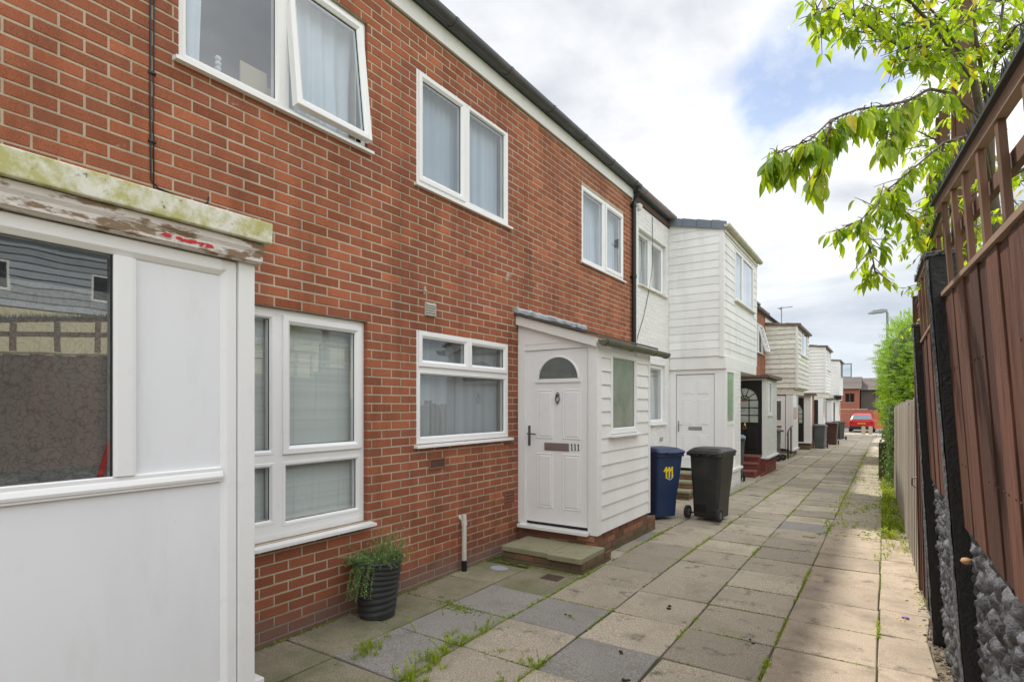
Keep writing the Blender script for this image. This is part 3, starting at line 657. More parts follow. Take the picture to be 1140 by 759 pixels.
# door
dm = MB(); d0, d1, e0, e1 = -3.473, -2.690, .315, 2.292; n = -.025
box(dm, D, d0+.003, d1-.003, -.065, n, e0, e1)
for a in ((-3.335, -3.118), (-3.0, -2.775)):
    panel_ring(dm, D, a[0], a[1], 1.285, 1.845, n); panel_ring(dm, D, a[0], a[1], .50, 1.125, n)
dr = obj('door', dm, 'upvc', pp); dr['label'] = 'white four-panel door with half-round light'
mb = MB(); cx, cz, ra = -3.058, 1.965, .245
arc = [(cx+ra*math.cos(PI*i/20), cz+ra*.95*math.sin(PI*i/20)) for i in range(21)]
prism(mb, D, arc, n, n+.003); obj('fanlight', mb, 'glass_fan', dr)
mb = MB(); tube(mb, [D(u*1.0+(u-cx)*.05, n+.004, w+(w-cz)*.05) for u, w in arc], .012, 8); box(mb, D, cx-.285, cx+.285, n, n+.016, cz-.045, cz-.008); obj('fanlight_surround', mb, 'upvc', dr, bevel=.002)
mb = MB(); box(mb, D, d0+.003, d1-.003, n-.01, n+.002, e0, e0+.018); obj('weather_bar', mb, 'gasket', dr)
letterbox(dr, D, -3.232, -2.915, 1.155, 1.245, n)
mb = MB()                                      # 111
for k in range(3):
    u = -2.882+k*.040; box(mb, D, u-.0045, u+.0045, n, n+.006, 1.168, 1.24); box(mb, D, u-.011, u+.011, n, n+.006, 1.168, 1.174); prism(mb, D, [(u-.004, 1.24), (u-.013, 1.228), (u-.013, 1.224), (u-.004, 1.230)], n, n+.006)
obj('house_number', mb, 'digit', dr)
mb = MB(); kx = -3.058
tube(mb, [D(kx+.024*math.cos(t), n+.016, 1.735+.036*math.sin(t)) for t in [PI*2*i/14 for i in range(15)]], .007, 6)
lathe(mb, (kx, PY-n-.012, 1.765), [(.004, 0), (.020, .008), (.024, .02), (.012, .034), (.004, .05)], 10); lathe(mb, (kx, PY-n-.016, 1.68), [(.003, 0), (.012, .01), (.010, .024), (.004, .034)], 10); obj('knocker', mb, 'pewter', dr, smooth=True)
mb = MB(); box(mb, D, -3.448, -3.418, n, n+.010, 1.20, 1.43); tube(mb, [D(-3.433, n, 1.34), D(-3.433, n+.045, 1.34), D(-3.41, n+.055, 1.34), D(-3.32, n+.052, 1.335)], .009, 8); box(mb, D, -3.441, -3.425, n+.008, n+.014, 1.24, 1.28); obj('handle', mb, 'pewter', dr, bevel=.002)
mb = MB(); box(mb, D, -3.545, -2.655, -.05, .075, .262, .300); obj('threshold', mb, 'upvc', pp, bevel=.004)
# plinth and step
pb = obj('plinth', bricks(MB(), FX(-2.602), 5.5, 7.12, -.05, .262, wofs=-.04), 'brick_dark', pp)
mb = MB(); bricks(mb, FY(5.5), XW+.01, -2.602, -.05, .262, wofs=-.04); obj('side_brickwork', mb, 'brick_dark', pb)
mb = MB(); bricks(mb, FX(-2.602), 7.12, 7.42, -.05, .18, wofs=-.04); obj('end_brickwork', mb, 'brick_dark', pb)
mb = MB(); box(mb, ident, XW+.01, -2.61, 5.508, 7.13, -.05, .255); box(mb, ident, XW+.01, -2.61, 7.12, 7.415, -.05, .17); obj('mortar', mb, 'mortar_dark', pb)
st = thing('door_step', 'mossy brick and concrete slab step below the numbered porch door', 'step', (-2.95, 5.2, 0))
mb = MB(); m2 = 10
box(mb, ident, -3.43, -2.86, 4.95, 5.49, .108, .165, .4); box(mb, ident, -2.855, -2.475, 4.925, 5.49, .106, .163, .6); obj('slab', mb, 'stepslab', st, bevel=.008)
mb = MB(); bricks(mb, FY(4.965), -3.43, -2.475, -.045, .105, wofs=-.045); bricks(mb, FX(-2.475), 4.965, 5.5, -.045, .105, wofs=-.045); bricks(mb, FX(-2.475), 5.5, 5.66, -.045, .105, wofs=-.045); obj('brick_riser', mb, 'brick_dark', st)
mb = MB(); box(mb, ident, -3.42, -2.484, 4.973, 5.495, -.05, .106); obj('core', mb, 'mortar_dark', st)

# =================================================================== bays and white houses
def bay(parent, y0, y1, z0, z1, xf=-2.548, m='board_old', pitch=.15, verge='slate', win=True, gut=None, zback=None, slope=.26, opened=False, open_ang=1.35):
    """first floor overhang: clad side and front, mono-pitch roof"""
    xs = XW; n = xf
    S = FY(y0); Fr = FX(xf)
    mb = MB(); zb = z1+slope
    k = 0; w = z0; sp = .010 if pitch < .16 else .026
    while w < zb-.01:                          # side boards clipped by the roof slope
        e = min(w+pitch, zb); rv = R.random()
        ulim = lambda z: xs+.003 if z <= z1 else xs+.003
        r = xf-.05 if w < z1 else xf-.05-(w-z1)/slope*(xf-xs-.1)
        if r-xs > .05: extr(mb, S, [(0, w+.001), (sp, w), (sp, w+.006), (.003, e-.001), (0, e)], xs+.003, r, rv)
        w = e
    sb = obj('bay_side_cladding', mb, m, parent)
    holes = []
    wy0, wy1, wz0, wz1 = y0+.95, y0+2.85, z0+1.2, z0+2.24
    if win: holes = [(wy0, wy1, wz0, wz1)]
    mb = MB(); boards(mb, Fr, y0+.05, y1-.05, z0, z1, pitch, .013 if pitch < .16 else .026, [(a-.02, b+.02, c-.06, d+.03) for a, b, c, d in holes], wob=.002); 
    body = obj('bay_front_cladding', mb, m, parent)
    mb = MB(); box(mb, ident, xf-.06, xf+.018, y0-(.018 if pitch < .16 else .029), y0+.05, z0-.02, z1+.03); box(mb, ident, xf-.06, xf+.018, y1-.05, y1, z0-.02, z1+.03); obj('bay_corner_board', mb, 'board', parent, bevel=.002)
    mb = MB(); holed(mb, Fr, y0+.02, y1-.02, -.1, -.001, z0, z1, holes)
    prism(mb, FY(y0+.002), [(xs+.003, z0), (xf-.02, z0), (xf-.02, z1), (xs+.003, z1+slope)], -.08, 0); prism(mb, FY(y1-.08), [(xs+.003, z0), (xf-.02, z0), (xf-.02, z1), (xs+.003, z1+slope)], -.08, 0)
    box(mb, ident, xs+.003, xf-.05, y0+.033, y1-.033, z0-.06, z0-.001)
    box(mb, ident, xs-.05, xs, y0+.1, y1-.1, z0, z1); obj('bay_wall', mb, m, parent)
    mb = MB()
    prism(mb, FY(y1+.05), [(xs, z1+slope+.005), (xf+.06, z1+.0), (xf+.06, z1+.05), (xs, z1+slope+.06)], 0, y1-y0+.06); rf = obj('bay_roof', mb, 'felt' if verge != 'slate' else 'slate', parent)
    mb = MB()
    if verge == 'slate':
        for i in range(4):
            u0 = xs+.0+i*(xf+.08-xs)/4; u1 = xs+(i+1)*(xf+.08-xs)/4-.006
            f = lambda u: z1+slope-(u-xs)/(xf+.08-xs)*slope
            prism(mb, FY(y0), [(u0, f(u0)-.075+.0), (u1, f(u1)-.075), (u1, f(u1)+.085-.012), (u0, f(u0)+.085)], .018, .05, R.random())
    else:
        for i in range(7):
            u0 = xs+i*(xf+.12-xs)/7; u1 = u0+(xf+.12-xs)/7-.004; f = lambda u: z1+slope-(u-xs)/(xf+.12-xs)*slope; d = R.uniform(-.01, .01)
            prism(mb, FY(y0), [(u0, f(u0)-.02+d), (u1, f(u1)-.02+d), (u1, f(u1)+.07+d), (u0, f(u0)+.07+d)], .02, .07, R.random())
    obj('verge', mb, 'slate' if verge == 'slate' else 'brownfelt', rf)
    if gut: 
        g = gutter(parent, y0-.06, y1+.12, z1+.02, x=xf+.075, r=.055, m=gut)
        mb = MB(); box(mb, Fr, y0-.01, y1+.01, .017, .035, z1-.10, z1+.04); obj('fascia', mb, 'board_older' if gut != 'gutter_brown' else 'brownfelt', parent)
    if win:
        c = [(wy0+.045, wy0+.045+.62, wz0+.045, wz1-.045, 'f'), (wy0+.75, wy1-.045, wz0+.045, wz1-.045, 'f')]
        if opened:
            c[0] = (wy0+.045, wy0+1.1, wz0+.045, wz1-.045, 'f')
            c[1] = (wy0+1.2, wy1-.12, wz0+.045, wz1-.045, tiltfr(Fr, 0, .02, open_ang, side=wy0+1.2))
            c = c[:1]+[c[1]]
        window(parent, Fr, wy0, wy1, wz0, wz1, .02, c, 'c', 'glass_sky', fm='upvc' if not opened else 'lamp', sillout=.07, sillm='board_older')
    return body
def six_panel(parent, fr, u0, u1, w0, w1, n, m='upvc'):
    dm = MB(); box(dm, fr, u0, u1, n-.04, n, w0, w1); W = u1-u0; H = w1-w0
    for a, b in ((.14, .46), (.56, .88)):
        for c, d in ((.79, .93), (.46, .74), (.08, .36)): panel_ring(dm, fr, u0+W*a, u0+W*b, w0+H*c, w0+H*d, n)
    return obj('door', dm, m, parent)

# ---- second house: white painted brick with the first bay
h2 = thing('terraced_house', 'white painted house with slate-edged boarded bay, behind the blue and charcoal bins', 'house', (XW, 11.7, 0))
U4 = (9.36, 10.82, 3.78, 4.755); L4 = (9.92, 10.76, 1.33, 2.42)
brick_wall(h2, FW, HE+.002, 11.0, -.1, 5.16, [U4, L4], bm='wpaint_brick', mm='wpaint_brick', joint=.006)
brick_wall(h2, FW, 11.0, 14.4, -.2, 5.16, [], bm='wpaint_brick', mm='wpaint_brick', joint=.006, name='wall')
mb = MB(); bricks(mb, FY(10.90), XW-.1, XW-.01, 3.79, 4.75, joint=.01); obj('window_reveal', mb, 'brick', h2)
shell(h2, HE, 14.4)
window(h2, FW, *U4, -.07, [(9.405, 10.05, 3.825, 4.71, 'f'), (10.13, 10.775, 3.825, 4.71, 's')], 'c', 'glass', sillout=.06, sillm='board_older')
window(h2, FW, *L4, -.05, [(9.965, 10.715, 1.375, 2.375, 'f')], 'c', 'glass', sillout=.07)
mb = MB(); box(mb, FW, HE+.05, 10.98, .002, .022, 5.17, 5.27); obj('fascia', mb, 'iron', h2)
gutter(h2, 9.12, 11.0, 5.36, m='gutter_brown', clips=(9.35, 10.3)); roof(h2, HE, 14.4, 5.33)
bay(h2, 11.0, 14.25, 2.60, 5.03, m='board_old', gut='gutter_cream', pitch=.152)
mb = MB(); tube(mb, [(XW+.035, 9.13, 2.3), (XW+.035, 9.13, 5.1)], .022, 8); lathe(mb, (XW+.06, 9.2, 4.98), [(.01, 0), (.05, .03), (.07, .09), (.03, .13)], 10); obj('conduit', mb, 'fascia', h2)
XQ = -2.50
mb = MB(); box(mb, ident, XW+.003, XQ, 11.012, 14.0, 2.36, 2.598); obj('soffit_band', mb, 'board', h2, bevel=.006)
D2 = FY(11.06)
mb = MB()
box(mb, D2, XW+.003, -3.46, -.06, 0, .42, 2.36); box(mb, D2, -2.72, -2.50, -.06, 0, .42, 2.36); box(mb, D2, -3.46, -2.72, -.06, 0, 2.27, 2.36)
box(mb, FX(XQ), 11.055, 11.12, -.06, .003, .42, 2.359); box(mb, FX(XQ), 11.72, 11.78, -.06, 0, .42, 2.36); box(mb, FX(XQ), 11.12, 11.72, -.06, 0, 1.28, 1.35); box(mb, FX(XQ), 11.12, 11.72, -.06, 0, 2.30, 2.36); box(mb, FX(XQ), 11.12, 11.72, -.05, -.015, .42, 1.28)
pf = obj('porch_frame', mb, 'upvc', h2, bevel=.003)
mb = MB(); box(mb, FX(XQ), 11.12, 11.72, -.03, -.02, 1.35, 2.30); obj('glass_pane', mb, 'glass_green2', pf)
mb = MB(); box(mb, FX(XQ), 11.02, 12.3, -.08, .05, .37, .42); obj('ledge', mb, 'upvc', pf, bevel=.004)
dr = six_panel(h2, D2, -3.45, -2.73, .44, 2.26, -.02)
letterbox(dr, D2, -3.22, -2.96, 1.18, 1.25, -.02)
mb = MB(); box(mb, D2, -3.425, -3.40, -.02, -.008, 1.15, 1.36); tube(mb, [D2(-3.412, -.01, 1.28), D2(-3.412, .03, 1.28), D2(-3.33, .03, 1.28)], .008, 8); obj('handle', mb, 'steel', dr)
mb = MB(); bricks(mb, FX(XQ-.0), 11.78, 12.3, -.2, 2.36, joint=.006); bricks(mb, FX(XQ-.0), 11.03, 12.3, -.2, .37, joint=.006); bricks(mb, FY(12.302), XW, XQ-.001, -.2, 2.36, joint=.006)
bricks(mb, FY(11.03), -2.9, XQ, -.2, .37, joint=.006)
pw = obj('porch_wall', mb, 'wpaint_brick', h2)
mb = MB(); box(mb, ident, XW+.002, XQ-.0075, 11.78, 12.29, -.2, 2.36); box(mb, ident, XW+.002, XQ-.0075, 11.04, 11.9, -.2, .37); obj('mortar', mb, 'wpaint_brick', pw)
st = thing('door_step', 'three brick steps with worn slabs behind the charcoal bin', 'step', (-3.1, 10.6, 0))
mb = MB(); sm = MB()
for k in range(3):
    y1_ = 11.03; y0_ = 10.95-.28*(3-k); z1_ = .13*(k+1)
    box(sm, ident, -3.5, -2.92, y0_-.02, y1_ if k == 2 else 10.95-.28*(2-k)+.0, z1_-.045, z1_, .5)
    bricks(mb, FY(y0_), -3.5, -2.93, z1_-.13 if k else -.05, z1_-.046, wofs=z1_-.12)
    bricks(mb, FX(-2.93), y0_, 11.02, z1_-.13 if k else -.05, z1_-.046, wofs=z1_-.12)
obj('slab', sm, 'stepslab', st, bevel=.006); obj('brick_riser', mb, 'brick_dark', st)
# loose cable on the white wall
mb = MB(); x = XW+.012
tube(mb, [(x, 10.02, 5.12), (x, 10.02, 4.6), (x, 10.03, 4.25), (x, 9.85, 3.75), (x, 9.55, 3.2), (x, 9.28, 2.85), (x, 9.22, 2.72)], .006, 6); tube(mb, [(x, 9.23, 2.72), (x, 9.20, 2.62), (x, 9.25, 2.50), (x, 9.31, 2.55), (x, 9.32, 2.66)], .007, 6)
tag(obj('loose_cable', mb, 'greycable', org=(XW, 9.6, 4), smooth=True), 'loose grey cable hanging across the white painted wall right of the black downpipe', 'cable')
mb = MB(); box(mb, FW, 10.45, 10.62, 0, .01, .98, 1.06)
for k in range(5): box(mb, FW, 10.465+k*.03, 10.48+k*.03, .009, .013, .99, 1.05)
tag(obj('air_brick', mb, 'vent', org=(XW, 10.5, 1)), 'small slotted vent in the white painted wall above the blue bin', 'air brick')

# ---- third house: brick, black arched door
def dz(y): return -.25
h3 = thing('terraced_house', 'red brick house with maroon-stepped porch and black arch-glazed door', 'house', (XW, 17, -.1))
brick_wall(h3, FW, 14.4, 19.75, -.3, 4.86, [], jit=.5)
shell(h3, 14.4, 19.75, 2.3, 4.8); fascia(h3, 14.4, 19.75, 4.86, 4.94, 'brownfelt'); gutter(h3, 14.4, 19.9, 4.98, m='gutter', clips=(18.2, 19.0)); roof(h3, 14.4, 19.75, 4.95)
q = thing('porch', 'small flat-roofed white brick porch with black arch-glazed door and maroon steps', 'porch', (-3.05, 16, -.1))
D3 = FY(15.3)
mb = MB(); bricks(mb, FX(-2.5), 15.36, 16.95, .36, 2.34, holes=[(15.55, 16.15, 1.42, 2.28)], joint=.006); w_ = obj('wall', mb, 'wpaint_brick', q)
mb = MB(); holed(mb, FX(-2.5), 15.36, 16.95, -.1, -.008, .34, 2.34, [(15.554, 16.146, 1.424, 2.276)]); box(mb, ident, XW, -2.52, 16.9, 16.95, -.2, 2.34); obj('mortar', mb, 'wpaint_brick', w_)
window(q, FX(-2.5), 15.55, 16.15, 1.42, 2.28, .004, [(15.58, 16.12, 1.45, 2.25, 'f')], None, 'glass_pale', fw=.03, sillout=.03)
mb = MB(); box(mb, D3, -2.60, -2.5, -.08, 0, .36, 2.34); box(mb, D3, XW, -2.6, -.06, -.0, 2.30, 2.34); box(mb, D3, XW, -3.42, -.06, 0, .42, 2.3); obj('frame', mb, 'fascia', q)
mb = MB(); box(mb, ident, XW+.003, -2.42, 15.18, 17.1, 2.345, 2.41); obj('roof', mb, 'felt', q)
mb = MB()
for k in range(9): box(mb, ident, -2.41, -2.385, 15.16+k*.215, 15.16+k*.215+.205, 2.35+R.uniform(-.01, .01), 2.43, R.random())
for k in range(6): box(mb, ident, XW+.02+k*.19, XW+.02+k*.19+.18, 15.15, 15.178, 2.36, 2.425+R.uniform(-.01, .01), R.random())
obj('roof_edge', mb, 'brownfelt', q)
mb = MB(); box(mb, ident, -2.62, -2.44, 15.26, 17.0, .32, .36); obj('ledge', mb, 'upvc', q)
def arched_door(parent, fr, u0, u1, w0, w1, n, m='blackdoor', gm='glass_pale'):
    dm = MB(); box(dm, fr, u0, u1, n-.04, n, w0, w1); W = u1-u0; cx = (u0+u1)/2; sp = w0+(w1-w0)*.73; ra = W*.40
    d = obj('door', dm, m, parent)
    arc = [(cx+ra*math.cos(PI*i/16), sp+ra*math.sin(PI*i/16)) for i in range(17)]
    mb = MB(); prism(mb, fr, arc+[(cx-ra, w0+(w1-w0)*.42), (cx+ra, w0+(w1-w0)*.42)], n, n+.003); obj('glass_pane', mb, gm, d)
    mb = MB(); b0 = w0+(w1-w0)*.42
    for k in (-1/3, 1/3): box(mb, fr, cx+k*ra-.012, cx+k*ra+.012, n, n+.010, b0, sp)
    for z in (b0, b0+(sp-b0)/3, b0+(sp-b0)*2/3, sp): box(mb, fr, cx-ra, cx+ra, n, n+.0095, z-.012, z+.012)
    for a in (36, 72, 108, 144): 
        t = math.radians(a); tube(mb, [fr(cx, n+.006, sp), fr(cx+ra*math.cos(t), n+.006, sp+ra*math.sin(t))], .010, 6)
    tube(mb, [fr(cx+ra*.36*math.cos(PI*i/10), n+.006, sp+ra*.36*math.sin(PI*i/10)) for i in range(11)], .010, 6)
    tube(mb, [fr(u, n+.005, w) for u, w in arc], .014, 6)
    for a in ((.10, .46), (.54, .90)): panel_ring(mb, fr, u0+W*a[0], u0+W*a[1], w0+.08, w0+(w1-w0)*.36, n)
    obj('glazing_bar', mb, m, d)
    return d
dr = arched_door(q, D3, -3.41, -2.615, .44, 2.295, -.015)
mb = MB(); box(mb, D3, -3.07, -2.94, 0, .004, 1.77, 1.815); obj('number_plate', mb, 'airbrick', dr)
mb = MB(); lathe(mb, (-3.01, 15.30, 1.10), [(.01, 0), (.035, .02), (.045, .05), (.03, .09), (.012, .12)], 12); tube(mb, [D3(-3.01+.035*math.cos(t), .03, 1.10+.045*math.sin(t)) for t in [2*PI*i/12 for i in range(13)]], .009, 6); obj('knocker', mb, 'brass', dr, smooth=True)
mb = MB(); bricks(mb, FX(-2.51), 15.3, 16.9, -.3, .32, wofs=.02); bricks(mb, FY(15.3), XW+.1, -2.51, -.3, .32, wofs=.02); pl = obj('plinth', mb, 'brick_maroon', q)
mb = MB(); box(mb, ident, XW+.05, -2.518, 15.31, 16.9, -.3, .42); obj('mortar', mb, 'mortar_dark', pl)
st = thing('door_step', 'maroon brick steps rising to the black arched door', 'step', (-2.95, 14.9, -.1))
mb = MB(); sm = MB()
for k in range(3):
    z1_ = -.08+.16*(k+1); y0_ = 15.3-.27*(3-k)
    box(sm, ident, -3.55, -2.62, y0_-.015, y0_+.285, z1_-.035, z1_, .5); bricks(mb, FY(y0_), -3.54, -2.63, z1_-.17, z1_-.036, wofs=z1_-.17); bricks(mb, FX(-2.62), y0_, 15.3, z1_-.17, z1_-.036, wofs=z1_-.17)
bricks(mb, FX(-2.52), 14.75, 15.3, -.15, .0, wofs=.0)
obj('slab', sm, 'stepslab_red', st, bevel=.004); obj('brick_riser', mb, 'brick_maroon', st)
mb = MB(); box(mb, ident, -3.53, -2.635, 14.5, 15.3, -.15, .04); box(mb, ident, -3.53, -2.635, 14.77, 15.3, .04, .19); obj('core', mb, 'mortar_dark', st)

# ---- fourth house with stained bay
def farhouse(y0, y1, yb, yb1, zb0, zb1, m, label, doorm, xq, gutm='gutter_brown', opened=False, brick=True, wm='wpaint_brick', verge='brown', eave=4.8, winopen=False):
    h = thing('terraced_house', label, 'house', (XW, (y0+y1)/2, zg(y0)))
    holes = []
    if winopen: holes = [(y0+.25, yb-.25, 3.45, 4.45)]
    brick_wall(h, FW, y0, yb, zg(yb)-.3, eave+.06, holes, bm='brick' if brick else 'wpaint_brick', mm='mortar' if brick else 'wpaint_brick', jit=.5)
    brick_wall(h, FW, yb, y1, zg(yb)-.4, eave+.06, [], bm=wm, mm=wm, jit=.5)
    shell(h, y0, y1, zb0-.2, eave)
    if winopen:
        a, b, c, d = holes[0]
        window(h, FW, a, b, c, d, -.02, [(a+.04, a+.6, c+.04, d-.04, 'f'), (a+.68, b-.04, c+.04, d-.04, tiltfr(FW, d-.04, -.02, .25))], 'c', 'glass')
    fascia(h, y0, y1, eave, eave+.08, 'brownfelt'); gutter(h, y0, yb, eave+.10, m=gutm, clips=(y0+.6,)); roof(h, y0, y1, eave+.06, m='felt')
    bay(h, yb, yb1, zb0, zb1, m=m, gut=gutm, verge=verge, pitch=.17, slope=.12, opened=opened)
    return h
def lowporch(h, yb, xq, zf, ztop, dm, m='upvc', deep=1.5, glassm='glass_pale', doorfn=None):
    g = zg(yb); F_ = FY(yb+.04)
    mb = MB(); box(mb, ident, XW+.003, xq+.03, yb+.02, yb+3.0, ztop, ztop+.30); obj('soffit_band', mb, 'board_older', h, bevel=.004)
    mb = MB(); box(mb, F_, XW+.003, -3.42, -.06, 0, zf, ztop); box(mb, F_, xq-.22, xq, -.06, 0, zf, ztop); box(mb, F_, -3.42, xq-.22, -.06, 0, zf+1.95, ztop)
    box(mb, FX(xq), yb+.035, yb+.14, -.06, .003, zf, ztop-.001); box(mb, FX(xq), yb+.14, yb+deep, -.05, -.01, zf, zf+.95); box(mb, FX(xq), yb+deep-.08, yb+deep, -.06, 0, zf, ztop); box(mb, FX(xq), yb+.14, yb+deep, -.06, 0, zf+.95, zf+1.02)
    box(mb, ident, XW, xq-.02, yb+deep-.08, yb+deep-.02, zf, ztop)
    box(mb, FX(xq), yb, yb+deep, -.1, .04, zf-.05, zf)
    pf = obj('porch_frame', mb, m, h)
    mb = MB(); box(mb, FX(xq), yb+.14, yb+deep-.08, -.03, -.02, zf+1.02, ztop); obj('glass_pane', mb, glassm, pf)
    mb = MB(); box(mb, ident, XW+.01, xq-.05, yb+.06, yb+deep, g-.3, zf-.05); obj('plinth', mb, 'mortar_dark', h)
    return F_
h4 = farhouse(19.75, 25.1, 21.7, 25.0, 2.28, 4.42, 'board_older', 'house with lichen-stained cream boarded bay and aerial, beyond the black arched door', 'upvc', -2.72, winopen=True)
F_ = lowporch(h4, 21.7, -2.70, .12, 2.04, 'upvc')
mb = MB(); a0, a1 = -3.40, -2.94; box(mb, F_, a0, a1, -.05, -.01, .14, 2.0)
for c, d in ((.3, .75),): panel_ring(mb, F_, a0+.07, a1-.07, c, d, -.01)
dr = obj('door', mb, 'upvc', h4)
mb = MB(); ring(mb, F_, a0+.06, a1-.1, 1.1, 1.85, [(0, -.01), (.01, 0), (.03, .0), (.04, -.01)]); obj('light_surround', mb, 'upvc', dr)
mb = MB(); box(mb, F_, a0+.10, a1-.14, -.01, -.006, 1.14, 1.81); obj('glass_pane', mb, 'glass_fan', dr)
letterbox(dr, F_, a0+.10, a1-.12, .88, .95, -.01, 'brass')
mb = MB()
for x in (-3.24, -3.15): box(mb, F_, x, x+.05, .001, .006, 2.06, 2.12)
obj('house_number', mb, 'digit', dr)
g_ = zg(20.9)
rl = thing('handrail', 'black metal handrail beside the fourth white door', 'handrail', (-2.8, 21.2, g_))
for x, y, hh in ((-2.72, 20.75, .92), (-2.70, 21.30, 1.05)):
    mb = MB(); tube(mb, [(x, y, g_-.02), (x, y, g_+hh)], .022, 8); obj('upright', mb, 'black', rl)
mb = MB(); tube(mb, [(-2.72, 20.65, g_+.80), (-2.72, 20.75, g_+.92), (-2.70, 21.30, g_+1.06), (-2.70, 21.62, g_+1.08)], .024, 8); obj('rail', mb, 'black', rl, smooth=True)
st = MB(); box(st, ident, -3.4, -2.68, 21.25, 21.72, g_-.05, g_+.12); tag(obj('door_step', st, 'stepslab', org=(-3, 21.4, g_), bevel=.01), 'low dark slab step under the white door beside the black handrail', 'step')
# aerial
ae = thing('tv_aerial', 'small television aerial on a pole above the stained cream bay', 'aerial', (-3.6, 25.6, 4.8))
mb = MB(); tube(mb, [(-3.6, 25.6, 4.85), (-3.6, 25.6, 5.75)], .02, 6); obj('mast', mb, 'lamp', ae)
mb = MB(); tube(mb, [(-3.75, 25.5, 5.68), (-3.2, 25.72, 5.73)], .014, 6)
for i in range(5): 
    x = -3.65+i*.10; y = 25.54+i*.04; z = 5.69+i*.01; tube(mb, [(x+.06, y-.16, z), (x-.06, y+.16, z)], .007, 5)
box(mb, ident, -3.66, -3.62, 25.5, 25.56, 5.62, 5.70); obj('antenna', mb, 'lamp', ae)
# ---- fifth to eighth
def flatporch(y, label, xq=-2.62, doorm='blackdoor', pillar='brick', zt=2.2, deep=1.3, arch=False):
    g = zg(y); q = thing('porch', label, 'porch', (-3.1, y+.6, g)); F_ = FY(y)
    mb = MB(); box(mb, ident, XW+.003, xq+.10, y-.10, y+deep+.1, g+zt+.06, g+zt+.14); obj('roof', mb, 'felt', q)
    mb = MB()
    for k in range(6): box(mb, ident, XW+.05+k*.19, XW+.05+k*.19+.18, y-.13, y-.10, g+zt+.05, g+zt+.15+R.uniform(-.01, .02), R.random())
    obj('roof_edge', mb, 'brownfelt', q)
    mb = MB(); box(mb, F_, xq-.26, xq, -.08, 0, g+.3, g+zt+.06); box(mb, F_, XW, xq-.26, -.08, 0, g+zt-.02, g+zt+.06); box(mb, F_, XW, -3.45, -.08, 0, g+.3, g+zt); box(mb, FX(xq), y-.005, y+.5, -.06, .003, g+.301, g+zt+.059); box(mb, F_, XW, xq+.04, -.02, .05, g+.25, g+.3); obj('frame', mb, 'upvc', q)
    if arch: arched_door(q, F_, -3.44, xq-.27, g+.31, g+zt-.03, -.03, m=doorm)
    else:
        mb = MB(); box(mb, F_, -3.44, xq-.27, -.06, -.03, g+.31, g+zt-.03); d = obj('door', mb, doorm, q)
        mb = MB(); ring(mb, F_, -3.36, xq-.36, g+1.15, g+1.95, [(0, -.03), (.01, -.02), (.03, -.02), (.04, -.03)]); obj('light_surround', mb, doorm, d)
    mb = MB(); bricks(mb, FX(xq+.002), y+.5, y+deep, g-.1, g+zt+.06, jit=.5); box(mb, ident, XW, xq-.01, y+deep-.1, y+deep, g-.1, g+zt); p = obj('side_wall', mb, pillar, q)
    mb = MB(); box(mb, ident, xq-.1, xq-.004, y+.5, y+deep-.01, g-.1, g+zt+.05); obj('mortar', mb, 'mortar', p)
    mb = MB(); box(mb, ident, XW, xq-.02, y-.30, y-.005, g-.1, g+.13); box(mb, ident, XW, xq-.005, y, y+deep, g-.1, g+.25); obj('step', mb, 'brick_dark', q)
    return q
h5 = thing('terraced_house', 'brick-fronted house between the stained cream bay and the next white bay', 'house', (XW, 27.7, zg(27)))
brick_wall(h5, FW, 25.1, 30.5, -.6, 4.86, [], jit=.5); shell(h5, 25.1, 30.5, 2.1, 4.8); fascia(h5, 25.1, 30.5, 4.8, 4.88, 'brownfelt'); gutter(h5, 25.1, 30.5, 4.9, clips=(26,)); roof(h5, 25.1, 30.5, 4.86, 'felt')
flatporch(26.6, 'flat-roofed porch with black glazed door just beyond the black handrail', arch=True)
h6 = farhouse(30.5, 35.9, 32.6, 35.8, 2.32, 4.62, 'board', 'clean white boarded bay house behind the distant grey bin', 'upvc', -2.7, brick=False)
lowporch(h6, 32.6, -2.66, 0, 2.05, 'upvc')
mb = MB(); box(mb, FY(32.64), -3.40, -2.9, -.05, -.01, .02, 1.95); obj('door', mb, 'blackdoor', h6)
h7 = thing('terraced_house', 'house with the dark red door near the far end of the row', 'house', (XW, 38.5, zg(38)))
brick_wall(h7, FW, 35.9, 41.2, -.7, 4.7, [], bm='wpaint_brick', mm='wpaint_brick', jit=.5); shell(h7, 35.9, 41.2, 2.1, 4.7); roof(h7, 35.9, 41.2, 4.75, 'felt')
flatporch(37.2, 'flat-roofed porch with dark red door behind the brown bin', doorm='darkred', pillar='wpaint_brick', xq=-2.6)
h8 = farhouse(41.2, 46.8, 43.0, 46.3, 2.36, 4.60, 'board', 'last white boarded house of the row with its bay window swung open', 'upvc', -2.7, brick=False, opened=True)
lowporch(h8, 43.0, -2.60, -.1, 2.0, 'upvc')
mb = MB(); box(mb, FY(43.04), -3.40, -2.9, -.05, -.01, -.08, 1.85); obj('door', mb, 'upvc_panel', h8)
mb = MB(); box(mb, ident, -2.85, -2.42, 42.7, 42.98, 2.03, 2.30)
for k in range(4): box(mb, ident, -2.83, -2.5, 42.66, 42.70, 2.06+k*.06, 2.09+k*.06)
tag(obj('wall_box', mb, 'black', org=(-2.6, 42.8, 2)), 'black louvred box under the bay of the last house', 'wall unit')

